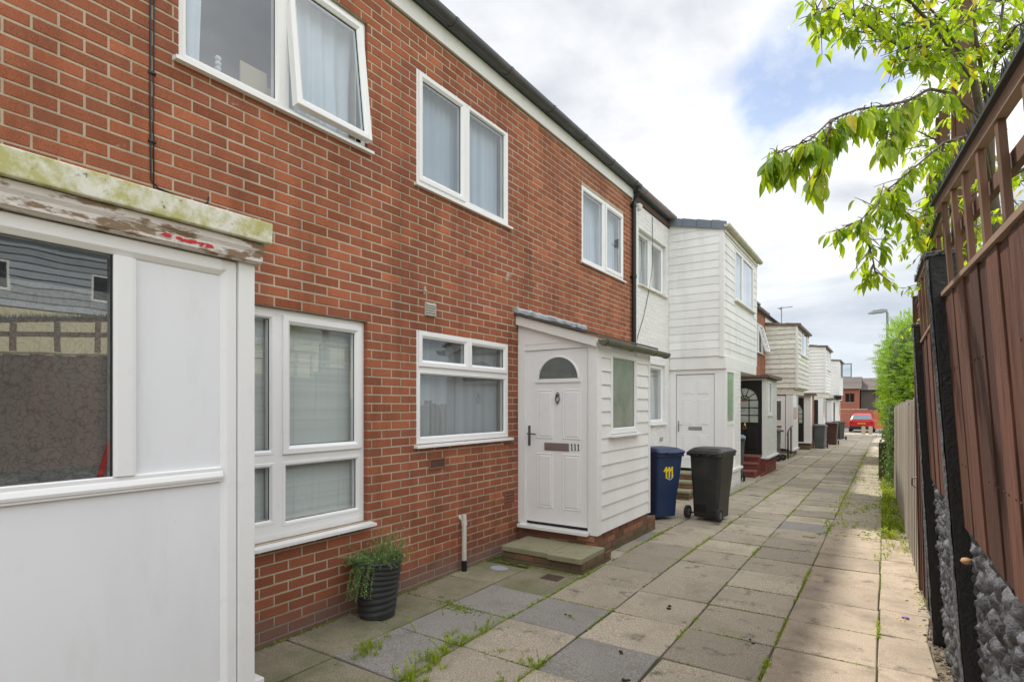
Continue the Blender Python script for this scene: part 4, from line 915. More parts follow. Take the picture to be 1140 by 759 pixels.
# =================================================================== bins
def wheelie(label, body_m, lid_m, W=.49, Dp=.55, Hh=1.0, group=None, num=False):
    """local: back (handle, wheels) looks along -Y, x across"""
    t = thing('wheelie_bin', label, 'wheelie bin', (0, 0, 0), group)
    mb = MB(); secs = []
    def sect(w, d0, d1, z, r=.045):
        pts = []
        for cx_, cy_, a0 in ((w/2-r, d0+r, -PI/2), (w/2-r, d1-r, 0), (-w/2+r, d1-r, PI/2), (-w/2+r, d0+r, PI)):
            for k in range(4): a = a0+PI/2*k/3; pts.append((cx_+r*math.cos(a), cy_+r*math.sin(a), z))
        return pts
    levels = [(.76, .03, .82, .03), (.77, .0, .83, .10), (.80, .0, .845, .28), (.90, .0, .93, .62), (.97, -.0, .99, .93), (.97, 0, .99, .935), (1.04, -.02, 1.03, .937), (1.05, -.025, 1.035, .985), (1.0, -.01, 1.0, .99)]
    vs = []
    for w, a, b, z in levels: vs += sect(W*w, -Dp/2+Dp*a+.02, -Dp/2+Dp*b, Hh*z)
    n = 16; fs = [(i*n+k, i*n+(k+1) % n, (i+1)*n+(k+1) % n, (i+1)*n+k) for i in range(len(levels)-1) for k in range(n)]+[tuple(range(n-1, -1, -1))]
    mb.add(vs, fs)
    b = obj('body', mb, body_m, t, bevel=.004)
    mb = MB(); box(mb, ident, -W*.30, W*.02, -Dp/2+.012, -Dp/2+.03, .10, .22) ; obj('recess', mb, 'hole', b)
    mb = MB(); y0 = -Dp/2-.035; y1 = Dp/2+.035; L = []
    for sx, yy0, yy1, z in ((.53, y0+.02, y1, Hh*.985), (.535, y0+.02, y1+.01, Hh*1.0), (.52, y0+.03, y1, Hh*1.02), (.42, y0+.10, y1-.10, Hh*1.06), (.36, y0+.16, y1-.18, Hh*1.066)): L += sect(W*sx*2, yy0, yy1, z, .05)
    mb.add(L, [(i*n+k, i*n+(k+1) % n, (i+1)*n+(k+1) % n, (i+1)*n+k) for i in range(4) for k in range(n)]+[tuple(range(n-1, -1, -1)), tuple(range(4*n, 5*n))]); 
    box(mb, ident, -W*.22, W*.22, y1-.01, y1+.035, Hh*.985, Hh*1.005)
    lid = obj('lid', mb, lid_m, t, bevel=.004)
    mb = MB(); tube(mb, [(-W*.46, y0-.01, Hh*.985), (W*.46, y0-.01, Hh*.985)], .014, 8)
    for x in (-W*.46, -W*.16, W*.16, W*.46): box(mb, ident, x-.02, x+.02, y0-.022, -Dp/2+.04, Hh*.95, Hh*1.005)
    obj('handle', mb, body_m, t)
    for s in (-1, 1):
        mb = MB(); x = s*(W*.5-.01); tube(mb, [(x-.022, -Dp/2-.04, .10), (x+.022, -Dp/2-.04, .10)], [.098, .098], 24); w_ = obj('wheel', mb, 'rubber', t, bevel=.008)
        mb = MB(); tube(mb, [(x-.026, -Dp/2-.04, .10), (x+.026, -Dp/2-.04, .10)], .05, 16); obj('hub', mb, 'bingrey', w_)
    mb = MB(); tube(mb, [(-W*.47, -Dp/2-.04, .10), (W*.47, -Dp/2-.04, .10)], .012, 8); obj('axle', mb, 'black', t)
    return t
GB = 'wheelie bins along the houses'
b1 = wheelie('navy blue wheelie bin hand-painted with a yellow 111, tucked beside the numbered porch', 'binblue', 'binblue', .50, .56, 1.02, GB); b1.scale = (.97, .97, .96)
# yellow 111 and swirl painted on one side of the blue bin (side x = +W/2)
def side_pt(v, z, off=.002): return (.50*.5*(.80+.17*(z/.63-.28/.63*1) if False else .5*0+1)*1.0, v, z)
def sx(z):
    t = z/1.02; pts = [(.10, .77), (.28, .80), (.62, .90), (.93, .97)]
    for (a, b), (c, d) in zip(pts, pts[1:]):
        if a <= t <= c: return .25*(b+(d-b)*(t-a)/(c-a))
    return .25*.97
def stroke(mb, pts, r=.010):
    P = [(sx(z)+.001, v, z) for v, z in pts]
    for i in range(len(pts)-1):
        (v0, z0), (v1, z1) = pts[i], pts[i+1]; d = Vector((v1-v0, z1-z0)); L = d.length; d /= L; nrm = Vector((-d[1], d[0]))*r
        e = d*r*.8
        q = [(v0+nrm[0]-e[0], z0+nrm[1]-e[1]), (v1+nrm[0]+e[0], z1+nrm[1]+e[1]), (v1-nrm[0]+e[0], z1-nrm[1]+e[1]), (v0-nrm[0]-e[0], z0-nrm[1]-e[1])]
        off = .002+.0004*i
        vs = [(sx(z), v, z) for v, z in q]+[(sx(z)+off, v, z) for v, z in q]
        mb.add(vs, BF)
body = [c for c in b1.children if c.name.startswith('body')][0]
# front face (y = +) carries the number: map v->x, along the slope
mb = MB()
def fy(z):
    t = z/1.02; pts = [(.10, .83), (.28, .845), (.62, .93), (.93, .99)]
    for (a, b), (c, d) in zip(pts, pts[1:]):
        if a <= t <= c: return -.28+.56*(b+(d-b)*(t-a)/(c-a))
    return -.28+.56*.99
def strokef(mb, pts, r=.013):
    for i in range(len(pts)-1):
        (v0, z0), (v1, z1) = pts[i], pts[i+1]; d = Vector((v1-v0, z1-z0)); d.normalize(); nr = Vector((-d[1], d[0]))*r; e = d*r*.9
        q = [(v0+nr[0]-e[0], z0+nr[1]-e[1]), (v1+nr[0]+e[0], z1+nr[1]+e[1]), (v1-nr[0]+e[0], z1-nr[1]+e[1]), (v0-nr[0]-e[0], z0-nr[1]-e[1])]
        off = .002+.0005*i
        mb.add([(v, fy(z)-.004, z) for v, z in q]+[(v, fy(z)+off, z) for v, z in q], BF)
for k in range(3):
    v = -.055*(k-1)+0.0
    strokef(mb, [(v+.045, .74), (v+.012, .79), (v-.002, .64)] )
obj('painted_number', mb, 'yellow', body)
mb = MB(); strokef(mb, [(.05, .66), (.03, .62), (-.01, .60), (-.05, .62), (-.07, .67)], .006); obj('painted_swirl', mb, 'palepaint', body)
b1.location = (-2.83, 8.22, 0); b1.rotation_euler = (0, 0, math.radians(-122))
b2 = wheelie('charcoal wheelie bin with its wheels towards the camera, right of the navy bin', 'binblack', 'binblack', .49, .54, .98, GB)
b2.location = (-2.15, 8.60, 0); b2.rotation_euler = (0, 0, math.radians(-9))
def place(src, label, x, y, rz, lidm=None, bodym=None, s=1):
    c = copy_tree(src); c['label'] = label; c.location = (x, y, zg(y)); c.rotation_euler = (0, 0, math.radians(rz)); c.scale = (s, s, s)
    for ch in c.children:
        if ch.name.startswith('lid') and lidm: ch.data = ch.data.copy(); ch.data.materials[0] = MT[lidm]
        if (ch.name.startswith('body') or ch.name.startswith('handle')) and bodym: ch.data = ch.data.copy(); ch.data.materials[0] = MT[bodym]
    return c
place(b2, 'grey wheelie bin with pale blue lid at the corner of the maroon-stepped porch', -2.98, 13.9, 10, 'binlid', 'bingrey')
place(b2, 'dark grey wheelie bin half hidden by the white door beyond the maroon-stepped porch', -3.12, 19.9, 80, 'bingrey', 'bingrey')
place(b2, 'distant dark grey wheelie bin beside the porch past the black handrail', -2.36, 27.5, 175, 'bingrey', 'bingrey', 1.0)
bb = place(b2, 'brown wheelie bin with a small pale sticker, beyond the distant dark grey bin', -2.15, 31.0, 178, 'binbrown', 'binbrown', 1.04)
place(b2, 'farthest black wheelie bin, near the last house of the row', -2.25, 37.0, 150, 'binblack', 'binblack')
mb = MB(); box(mb, ident, -.05, .03, .29, .30, .62, .78); 
bbody = [c for c in bb.children if c.name.startswith('body')][0]
so = obj('sticker', MB().add(mb.v, BF), 'fascia'); so.parent = bbody
so.location = (0, -.57, 0)

# =================================================================== planter
pt = thing('plant_pot', 'ribbed dark grey plant pot holding straggly lavender against the brick wall', 'plant pot', (-3.36, 3.12, 0))
prof = [(.132, 0), (.138, .01)]
for k in range(9):
    z = .03+k*.045; r0 = .140+.048*(k/9)**1.1
    prof += [(r0-.004, z), (r0+.006, z+.012), (r0+.009, z+.030), (r0-.002, z+.041)]
prof += [(.198, .435), (.202, .455), (.192, .458), (.182, .44), (.0, .43)]
mb = MB(); lathe(mb, (-3.36, 3.12, 0), prof, 32, cap=False)
# ribs run slightly askew
mb.v = [(x, y, z+(.018*math.sin(math.atan2(y-3.12, x+3.36)*1+z*9)*(1 if .02 < z < .42 else 0))) for x, y, z in mb.v]
obj('pot', mb, 'pot', pt, smooth=True)
mb = MB(); lathe(mb, (-3.36, 3.12, .40), [(.184, 0), (.16, .02), (.0, .035)], 20, cap=False); obj('soil', mb, 'soil', pt, smooth=True)
def sprig(mb, p, d, L, nleaf, ll, lw, droop=.4, rnd=R):
    p = Vector(p); d = Vector(d).normalized(); pts = [p.copy()]; step = L/6
    for i in range(6):
        d = (d+Vector((rnd.uniform(-.15, .15), rnd.uniform(-.15, .15), -droop*.2))).normalized(); p = p+d*step; pts.append(p.copy())
    tube(mb, pts, .0016, 3, .1, cap=False)
    for i in range(nleaf):
        t = (i+1)/nleaf*5.99; k = int(t); q = pts[k].lerp(pts[min(k+1, 6)], t-k); ax = (pts[min(k+1, 6)]-pts[k]).normalized()
        s = Vector((rnd.uniform(-1, 1), rnd.uniform(-1, 1), rnd.uniform(-.2, .8))).normalized(); dd = (ax*.7+s).normalized(); w = dd.cross(Vector((0, 0, 1)))
        if w.length < .1: w = Vector((1, 0, 0))
        w.normalize(); e = q+dd*ll*rnd.uniform(.7, 1.2)
        mb.add([tuple(q), tuple(q+dd*ll*.5+w*lw), tuple(e), tuple(q+dd*ll*.5-w*lw)], [(0,1,2,3)], rnd.random())
mb = MB(); r2 = random.Random(11)
for i in range(150):
    a = r2.uniform(0, 6.28); rr = .165*math.sqrt(r2.random()); c, s = math.cos(a), math.sin(a)
    lean = .9 if r2.random() < .5 else .4
    sprig(mb, (-3.36+rr*c, 3.12+rr*s, .43), (c*lean-.1, s*lean-.15, r2.uniform(.35, 1)), r2.uniform(.08, .20), 20, .022, .0028, .7, r2)
for i in range(22):                            # spilling over the near-left rim
    sprig(mb, (-3.36+r2.uniform(-.06, .14), 3.12-.165+r2.uniform(-.02, .03), .44), (r2.uniform(-.2, .5), -.7, .35), r2.uniform(.2, .33), 26, .024, .003, 3.2, r2)
for i in range(22): sprig(mb, (-3.36+r2.uniform(-.1, .1), 3.2+r2.uniform(-.05, .05), .43), (r2.uniform(-.3, .3), r2.uniform(-.2, .35), 1), r2.uniform(.14, .27), 26, .02, .0035, .1, r2)
obj('foliage', mb, 'herb', pt, recalc=False)

# =================================================================== paving
def unmoss(): pass
fl = {'flagmossy': MB(), 'flag': MB(), 'flaggrey': MB(), 'flagpale': MB()}
cols = [(-3.60, -3.05), (-3.05, -2.45), (-2.45, -1.85), (-1.85, -1.24), (-1.24, -.64), (-.64, -.045), (-.045, .27)]
greys = {(3,3.4),(2,4.0),(1,4.1),(1,3.5),(1,2.8),(4,8.8),(4,13.2),(4,17.4),(3,18.5),(1,7.0),(2,23)}
pale = set()
r2 = random.Random(21)
for ci, (x0, x1) in enumerate(cols):
    y = -1.8+.08; row = 0
    off = 0.0
    y = 4.24-.6*10+(0.05 if ci == 6 else 0)
    while y < 47.5:
        ya, yb = y, y+.6; y += .6; ym = (ya+yb)/2
        if ci == 0 and ym > 5.0 and ym < 7.2: continue
        if ci == 6 and ym > 8.6:
            if r2.random() < .85: continue
        key = 'flag'; rv = min(1, max(0, r2.gauss(.5, .25)))
        for c, yy in greys:
            if c == ci and ya <= yy < yb: key = 'flaggrey'; rv = .35+.3*r2.random()
        if ci == 4 and ya <= 3.9 < yb: rv = .1
        if key == 'flag' and ci in (5, 6) and ym < 8.8: key = 'flagpale'
        if ci >= 5 and ym > 8.8: rv *= .3
        if ci <= 1 and ym < 5.2 and key == 'flag': key = 'flagmossy'
        g = .006; e = lambda: r2.uniform(-.005, .005)
        dzs = r2.uniform(-.003, .003); tx, ty = r2.uniform(-.004, .004), r2.uniform(-.004, .004)
        P = [(x0+g+e(), ya+g+e()), (x1-g+e(), ya+g+e()), (x1-g+e(), yb-g+e()), (x0+g+e(), yb-g+e())]
        if ci == 6: P[1] = (P[1][0]+r2.uniform(-.03, .05), P[1][1]); P[2] = (P[2][0]+r2.uniform(-.03, .05), P[2][1])
        zt = [zg(p[1])+dzs+tx*(1 if p[0] > (x0+x1)/2 else -1)+ty*(1 if p[1] > ym else -1) for p in P]
        c = .006; cxm, cym = (x0+x1)/2, ym
        def inn(p, d): return (p[0]+(d if p[0] < cxm else -d), p[1]+(d if p[1] < cym else -d))
        vs = [(p[0], p[1], z-.05) for p, z in zip(P, zt)]+[(p[0], p[1], z-.005) for p, z in zip(P, zt)]+[(*inn(p, c), z) for p, z in zip(P, zt)]
        fl[key].add(vs, [(0,1,5,4),(1,2,6,5),(2,3,7,6),(3,0,4,7),(4,5,9,8),(5,6,10,9),(6,7,11,10),(7,4,8,11),(8,9,10,11)], rv)
for k, nm in (('flagmossy', 'mossy_paving'), ('flag', 'paving'), ('flaggrey', 'grey_paving'), ('flagpale', 'pale_paving')): struct(obj(nm, fl[k], k))
def sheet(name, m, x0, x1, ys, z, kind='structure', nx=1):
    mb = MB(); n = nx+1
    vs = [(x0+(x1-x0)*i/nx, y, zg(y)+z) for y in ys for i in range(n)]
    mb.add(vs, [(j*n+i, j*n+i+1, (j+1)*n+i+1, (j+1)*n+i) for j in range(len(ys)-1) for i in range(nx)])
    return struct(obj(name, mb, m))
sheet('path_bed', 'dirt', -3.7, .0, [-4, 6, 20, 47.8], -.014)
# rubbly strip by the fence
mb = MB(); r2 = random.Random(5); ny = 400; vs = []; nx = 9
for j in range(ny+1):
    y = -2+50*j/ny
    for i in range(nx+1):
        x = .0+1.0*i/nx; vs.append((x, y, zg(y)-.012+.012*mn.noise(Vector((x*9, y*9, 0)))+(.02 if x > .28 else 0)*mn.noise(Vector((x*30, y*30, 2)))))
mb.add(vs, [(j*(nx+1)+i, j*(nx+1)+i+1, (j+1)*(nx+1)+i+1, (j+1)*(nx+1)+i) for j in range(ny) for i in range(nx)]); struct(obj('path_edge', mb, 'rubble', smooth=True))
sheet('ground', 'land', -400, 400, [-200, 6, 60, 400], -.06, nx=2)
sheet('road', 'asphalt', -60, 60, [48.2, 58.5], -.02)
sheet('pavement', 'concrete', -60, 60, [47.5, 48.1], -.035); sheet('far_pavement', 'concrete', -60, 60, [58.65, 60.4], .03)
mb = MB(); box(mb, ident, -60, 60, 48.1, 48.2, zg(48)-.1, zg(48)-.005); box(mb, ident, -60, 60, 58.5, 58.65, zg(58.5)-.1, zg(58.5)+.09); struct(obj('kerb', mb, 'concrete'))
mb = MB(); box(mb, ident, -3.52, -3.58, 1.5, 5.4, -.02, .012)
sheet('side_yard', 'asphalt', -30, -3.6, [47.5, 47.9], -.03)

# covers in the paving
t = thing('drain_cover', 'small rusty square iron cover set in the flag before the mossy step', 'drain cover', (-2.68, 4.73, 0))
mb = MB(); ring(mb, ident, -2.78, -2.58, 0, 0, [(0, 0)]) if False else box(mb, lambda u, n, w: (-2.68+u, 4.73+n, w), -.095, .095, -.08, .08, .0, .007); obj('frame', mb, 'iron', t, bevel=.002)
mb = MB(); 
for i in range(5):
    for j in range(4): box(mb, ident, -2.755+i*.032, -2.735+i*.032, 4.67+j*.033, 4.69+j*.033, .0068, .0095)
obj('lid_pattern', mb, 'iron', t)
mb = MB(); prism(mb, lambda u, n, w: (-3.29+u, 4.70+w, n), [(.10*math.cos(a*PI/5)*(1+.1*math.sin(a*2)), .075*math.sin(a*PI/5)) for a in range(10)], .0, .006); tag(obj('stopcock_cover', mb, 'greyplastic', org=(-3.29, 4.7, 0)), 'pale blue-grey oval stopcock cover in the paving near the white pipe stub', 'drain cover')

# weeds and grass in the joints
def blade(mb, x, y, z, h, w, a, lean, val):
    c, s = math.cos(a), math.sin(a); px, py = -s*w, c*w
    mb.add([(x-px, y-py, z), (x+px, y+py, z), (x+px*.7+c*lean*.4, y+py*.7+s*lean*.4, z+h*.6), (x-px*.7+c*lean*.4, y-py*.7+s*lean*.4, z+h*.6), (x+c*lean, y+s*lean, z+h)], [(0,1,2,3),(3,2,4)], val)
def dens(x, y, k=0): return mn.noise(Vector((x*1.3+k, y*1.1, k*3.1)))+.45*mn.noise(Vector((x*5+k, y*5, 7)))
mb = MB(); moss = MB(); r2 = random.Random(31)
jx = [(-3.03, .0), (-2.45, .45), (-1.85, .42), (-1.24, .35), (-.64, .45), (-.045, -.12)]
def tuft(x, y, s, n, dry=0):
    for i in range(n):
        a = r2.uniform(0, 6.28); h = s*r2.uniform(.4, 1.1)
        blade(mb, x+r2.gauss(0, .010), y+r2.gauss(0, .012), zg(y)-.008, h, r2.uniform(.0012, .0035), a, s*r2.uniform(.2, 1.0), min(1, max(0, r2.gauss(.5+dry, .25))))
def clump(x, y, s):
    k = r2.randint(6, 8); z = zg(y)+.001; h = s*.25; vs = [(x, y, z+h)]
    for i in range(k):
        a = 2*PI*i/k; q = s*r2.uniform(.6, 1.1); vs.append((x+q*.5*math.cos(a), y+q*.5*math.sin(a), z+h*.8)); 
    for i in range(k):
        a = 2*PI*i/k; q = s*r2.uniform(.8, 1.25); vs.append((x+q*math.cos(a), y+q*math.sin(a), z-.008))
    fs = [(0, 1+i, 1+(i+1) % k) for i in range(k)]+[(1+i, 1+k+i, 1+k+(i+1) % k, 1+(i+1) % k) for i in range(k)]; moss.add(vs, fs, r2.random())
for x, base in jx:
    y = 1.0
    while y < 30:
        y += r2.uniform(.006, .016)*(1+max(0, y-8)*.10); d = dens(x, y, x)+base-.35
        xx = x+r2.gauss(0, .006)
        if d > .02 and r2.random() < .8: clump(xx+r2.gauss(0, .004), y, r2.uniform(.003, .010)*(1+min(max(d, 0), .7)))
        if d > .12 and r2.random() < .55: tuft(xx, y, r2.uniform(.012, .032)*(1+d), r2.randint(4, 9))
for k in range(70):                            # cross joints
    y = 4.24-6+.6*k
    if y > 24: break
    for a, b in cols[:6]:
        x = a
        while x < b:
            x += r2.uniform(.006, .02)*(1+max(0, y-8)*.1); d = dens(x*1.5, y*1.3, 5)+.10
            if d > 0 and r2.random() < .6: clump(x, y+r2.gauss(0, .005), r2.uniform(.003, .007)*(1+min(d, .6)))
            if d > .35 and r2.random() < .2: tuft(x, y, .018, 4)
for (x, y, s, n) in [(-2.50, 3.10, .07, 60), (-2.49, 3.35, .05, 50), (-2.50, 2.95, .08, 60), (-2.45, 2.75, .10, 70), (-2.95, 2.62, .09, 80), (-2.85, 2.55, .08, 60), (-3.03, 2.75, .07, 50), (-2.60, 3.10, .06, 40), (-1.87, 3.08, .05, 50), (-1.98, 3.09, .045, 40), (-2.2, 3.09, .04, 30), (-2.42, 2.5, .10, 60), (-2.3, 2.45, .09, 60), (-2.38, 2.62, .07, 50), (-1.85, 2.6, .07, 60), (-1.9, 2.75, .05, 50), (-2.46, 3.66, .04, 40), (-1.86, 4.28, .03, 20), (-2.08, 3.92, .04, 40)]:
    for q in range(5): tuft(x+r2.gauss(0, .035), y+r2.gauss(0, .05), s*r2.uniform(.6, 1), n//3)
for i in range(26):                            # leafy weeds in the wide joint
    x = r2.choice([-2.5, -2.9, -2.42, -2.45, -1.86])+r2.gauss(0, .02); y = r2.uniform(2.4, 3.4)
    sprig(mb, (x, y, 0), (r2.uniform(-.4, .4), r2.uniform(-.4, .4), 1), r2.uniform(.05, .12), 10, .028, .006, .6, r2)
# unkempt right strip
for i in range(5200):
    y = 8.3+20*r2.random()**1.2; x = min(.25, max(-.72, r2.gauss(-.25, .28)))
    if mn.noise(Vector((x*5, y*2.2, 11)))+.5*mn.noise(Vector((x*14, y*9, 2))) < .02: continue
    clump(x, y, r2.uniform(.006, .026))
for i in range(4600):
    y = 7.3+19*r2.random()**1.15; x = r2.choice([-.62, -.05, -.03, .0, .04, .08, .14, .22, .24, .2])+r2.gauss(0, .05)
    if mn.noise(Vector((x*4, y*1.3, 4))) < .06 and r2.random() < .85: continue
    if y < 9 and r2.random() < .7: continue
    if r2.random() < .25: sprig(mb, (x, y, zg(y)), (r2.uniform(-.6, .6), r2.uniform(-.6, .6), 1), r2.uniform(.04, .14)*(1.3 if x > .12 else .9), 9, .03, .008, .6, r2)
    else: tuft(x, y, r2.uniform(.02, .055), 5, .2)
for i in range(2600):
    y = 8.4+9*r2.random()**1.2; x = r2.choice([.0, .02, .05, .2, .24])+r2.gauss(0, .035)
    if mn.noise(Vector((x*2, y*1.6, 8))) < -.02: continue
    if r2.random() < .4: sprig(mb, (x, y, zg(y)), (r2.uniform(-.6, .4), r2.uniform(-.6, .6), 1), r2.uniform(.05, .16), 10, .03, .008, .6, r2)
    else: tuft(x, y, r2.uniform(.03, .08), 5, .25)
for i in range(160):
    y = r2.uniform(5.6, 8.5); x = r2.choice([.24, .26, -.045])+r2.gauss(0, .02); tuft(x, y, r2.uniform(.015, .03), 4, .1)
for (x, y) in [(-.64, 9.2), (-.62, 10.1), (-.66, 10.8), (-.6, 11.5), (-.3, 10.7), (-.25, 11.2), (-.64, 12.2), (-.4, 9.4)]:
    for q in range(16): tuft(x+r2.gauss(0, .07), y+r2.gauss(0, .15), .05, 8, .1)
tag(obj('joint_weeds', mb, 'weed', recalc=False), 'bright green grass and weeds sprouting from the paving joints', 'weeds', kind='stuff')
MT['moss'] = leafmat('joint_moss', (.07,.10,.015), (.24,.30,.025), .05, .9)
tag(obj('joint_moss', moss, 'moss'), 'low moss lining the joints between the flagstones', 'moss', kind='stuff')
# moss skirt and dirt along the wall foot
mb = MB(); r2 = random.Random(41)
for i in range(1500):
    y = r2.uniform(1.6, 5.4); s = r2.uniform(.003, .009)
    if r2.random() < .6: x = -3.575+abs(r2.gauss(0, .012)); yy = y
    else:
        x = r2.uniform(-3.5, -2.5); yy = 4.93+r2.gauss(0, .02) if r2.random() < .35 else r2.gauss(3.62, .05); x = r2.gauss(-2.95, .12) if yy < 4 else x
    moss_ = r2.random(); z = 0
    mb.add([(x-s, yy-s, z), (x+s, yy-s, z), (x+s, yy+s, z), (x-s, yy+s, z), (x, yy, z+s*.8)], [(0,1,4),(1,2,4),(2,3,4),(3,0,4)], moss_*.6)
tag(obj('wall_foot_moss', mb, 'moss'), 'crumbs of moss and soil along the foot of the brick wall', 'moss', kind='stuff')
# loose stones along fence foot
mb = MB()
for i in range(900):
    y = 2.5+r2.random()**1.3*9; x = r2.gauss(.30, .05); s = r2.uniform(.004, .014)*(1.5 if r2.random() < .1 else 1); z = zg(y)-.006
    vs = [(x+s*r2.uniform(.6, 1.2)*a, y+s*r2.uniform(.6, 1.2)*b, z+s*c*r2.uniform(.5, 1)) for a, b, c in ((-1,-1,0),(1,-1,0),(1,1,0),(-1,1,0),(-.6,-.6,1),(.6,-.6,1),(.6,.6,1),(-.6,.6,1))]
    mb.add(vs, BF, r2.random())
tag(obj('loose_gravel', mb, 'rubble'), 'loose grit and small stones along the foot of the fence', 'gravel', kind='stuff')
# litter
def bit(mb, x, y, s, n=6):
    pts = []
    for k in range(n): a = 2*PI*k/n; q = s*r2.uniform(.5, 1.2); pts.append((q*math.cos(a), q*math.sin(a)*.6))
    prism(mb, lambda u, nn, w: (x+u, y+w, zg(y)+nn), pts, .003, .003+s*.5)
for x, y, l in [(-1.48, 3.55, 'dark crumpled leaf on the beige flag before the mossy step'), (-2.1, 3.95, 'dark speck of leaf on the grey flag near the mossy step'), (-1.50, 4.55, 'small black leaf beside the joint between the mossy step and the bins'), (-1.3, 3.2, 'pair of tiny dark crumbs on the large blue-grey flag'), (-.78, 4.2, 'thin dark twig scrap on the central flags')]:
    mb = MB(); [bit(mb, x+r2.gauss(0, .02), y+r2.gauss(0, .02), r2.uniform(.012, .022)) for _ in range(2)]; tag(obj('fallen_leaf', mb, 'debris', org=(x, y, 0)), l, 'dead leaf', 'dead leaves on the paving')
mb = MB(); bit(mb, .13, 5.35, .022, 8); tag(obj('fallen_petal', mb, 'purple', org=(.13, 5.35, 0)), 'single purple petal on the pale flags near the fence foot', 'petal')
mb = MB(); 
for _ in range(5): bit(mb, .11+r2.gauss(0, .035), 5.28+r2.gauss(0, .03), .009)
tag(obj('leaf_crumbs', mb, 'yellow', org=(.11, 5.28, 0)), 'yellowed leaf crumbs beside the purple petal', 'leaf crumbs')
mb = MB(); prism(mb, lambda u, n, w: (-.82+u, 8.05+w, zg(8)+n), [(-.07, 0), (-.02, .02), (.06, .0), (.08, .03), (.0, .05)], .003, .012); tag(obj('litter_scrap', mb, 'card', org=(-.82, 8.05, 0)), 'pale torn scrap lying mid-path beyond the charcoal bin', 'litter')

# =================================================================== right-hand fence
def fx(y): return .405-.0165*y
def FF(lean, y0=0):                            # frame on the leaning fence face; outside looks along -X ; u = y
    return lambda u, n, w: (fx(u)-lean*w-n, u, w+zg(u))
L1, L2, L3 = .068, .052, .035
fn = thing('boundary_fence', 'leaning red-brown board fence with black posts and painted stone base', 'fence', (.33, 3.5, 0))
def post(y, lean, w=.10, n0=-.06, n1=.055, top=2.33, z0=-.05):
    F_ = FF(lean); mb = MB(); box(mb, F_, y-w/2, y+w/2, n0, n1-.012, z0, top); p = obj('post', mb, 'postblack', fn, bevel=.006)
    mb = MB(); m = 46; c = []
    for j in range(m+1):
        ww = z0+(top-.012-z0)*j/m
        for i in range(7):
            uu = y-w/2+.003+(w-.006)*i/6; c.append(F_(uu, n1-.010+.010*abs(mn.noise(Vector((uu*60, ww*45, y))))+(.004 if 0 < i < 6 else 0), ww))
    mb.add(c, [(j*7+i, j*7+i+1, (j+1)*7+i+1, (j+1)*7+i) for j in range(m) for i in range(6)]); obj('pebble_face', mb, 'posttex', p, recalc=False)
    mb = MB(); box(mb, F_, y-w/2-.004, y+w/2+.004, n0, n1, top, top+.02); obj('cap', mb, 'posttex', p, bevel=.004)
post(3.08, L1, .10, top=2.31); post(4.92, L2, .10, top=2.22); post(5.72, L3, .09, top=2.18, n1=.03)
post(1.02, L1, .10, top=2.28)
def panel(y0, y1, lean, z0, z1a, z1b):
    F_ = FF(lean); mb = MB(); y = y0; k = 0
    while y < y1-.01:
        w = min(.150, y1-y); t = (y-y0)/(y1-y0); zt = z1a+(z1b-z1a)*t; n = .005 if k % 2 else .0; r = R.random()
        box(mb, F_, y+.001, y+w+.010, n-.018, n+R.uniform(-.001, .002), z0+R.uniform(-.01, .01), zt, r); y += w; k += 1
    b = obj('board_panel', mb, 'woodbrown', fn, bevel=.002)
    nb = MB(); y = y0; k = 0
    while y < y1-.01:
        for z in (z0+.27, z1a-.22):
            for q in ((.03, .12) if R.random() < .5 else ()): prism(nb, lambda u, n, w, y=y, q=q, z=z: F_(y+q+u, n, z+w), [(.0035*math.cos(a*PI/3), .0035*math.sin(a*PI/3)) for a in range(6)], .004, .0085)
        y += .15
    obj('nail_heads', nb, 'iron', b)
    mb = MB(); 
    for z in (z0+.25, z1a-.25): box(mb, F_, y0, y1, -.06, -.02, z, z+.05)
    v = [F_(y0, -.03, z1a), F_(y1, -.03, z1b), F_(y1, .014, z1b), F_(y0, .014, z1a), F_(y0, -.03, z1a+.016), F_(y1, -.03, z1b+.016), F_(y1, .014, z1b+.016), F_(y0, .014, z1a+.016)]
    mb.add(v, BF); obj('rail', mb, 'postpale', b)
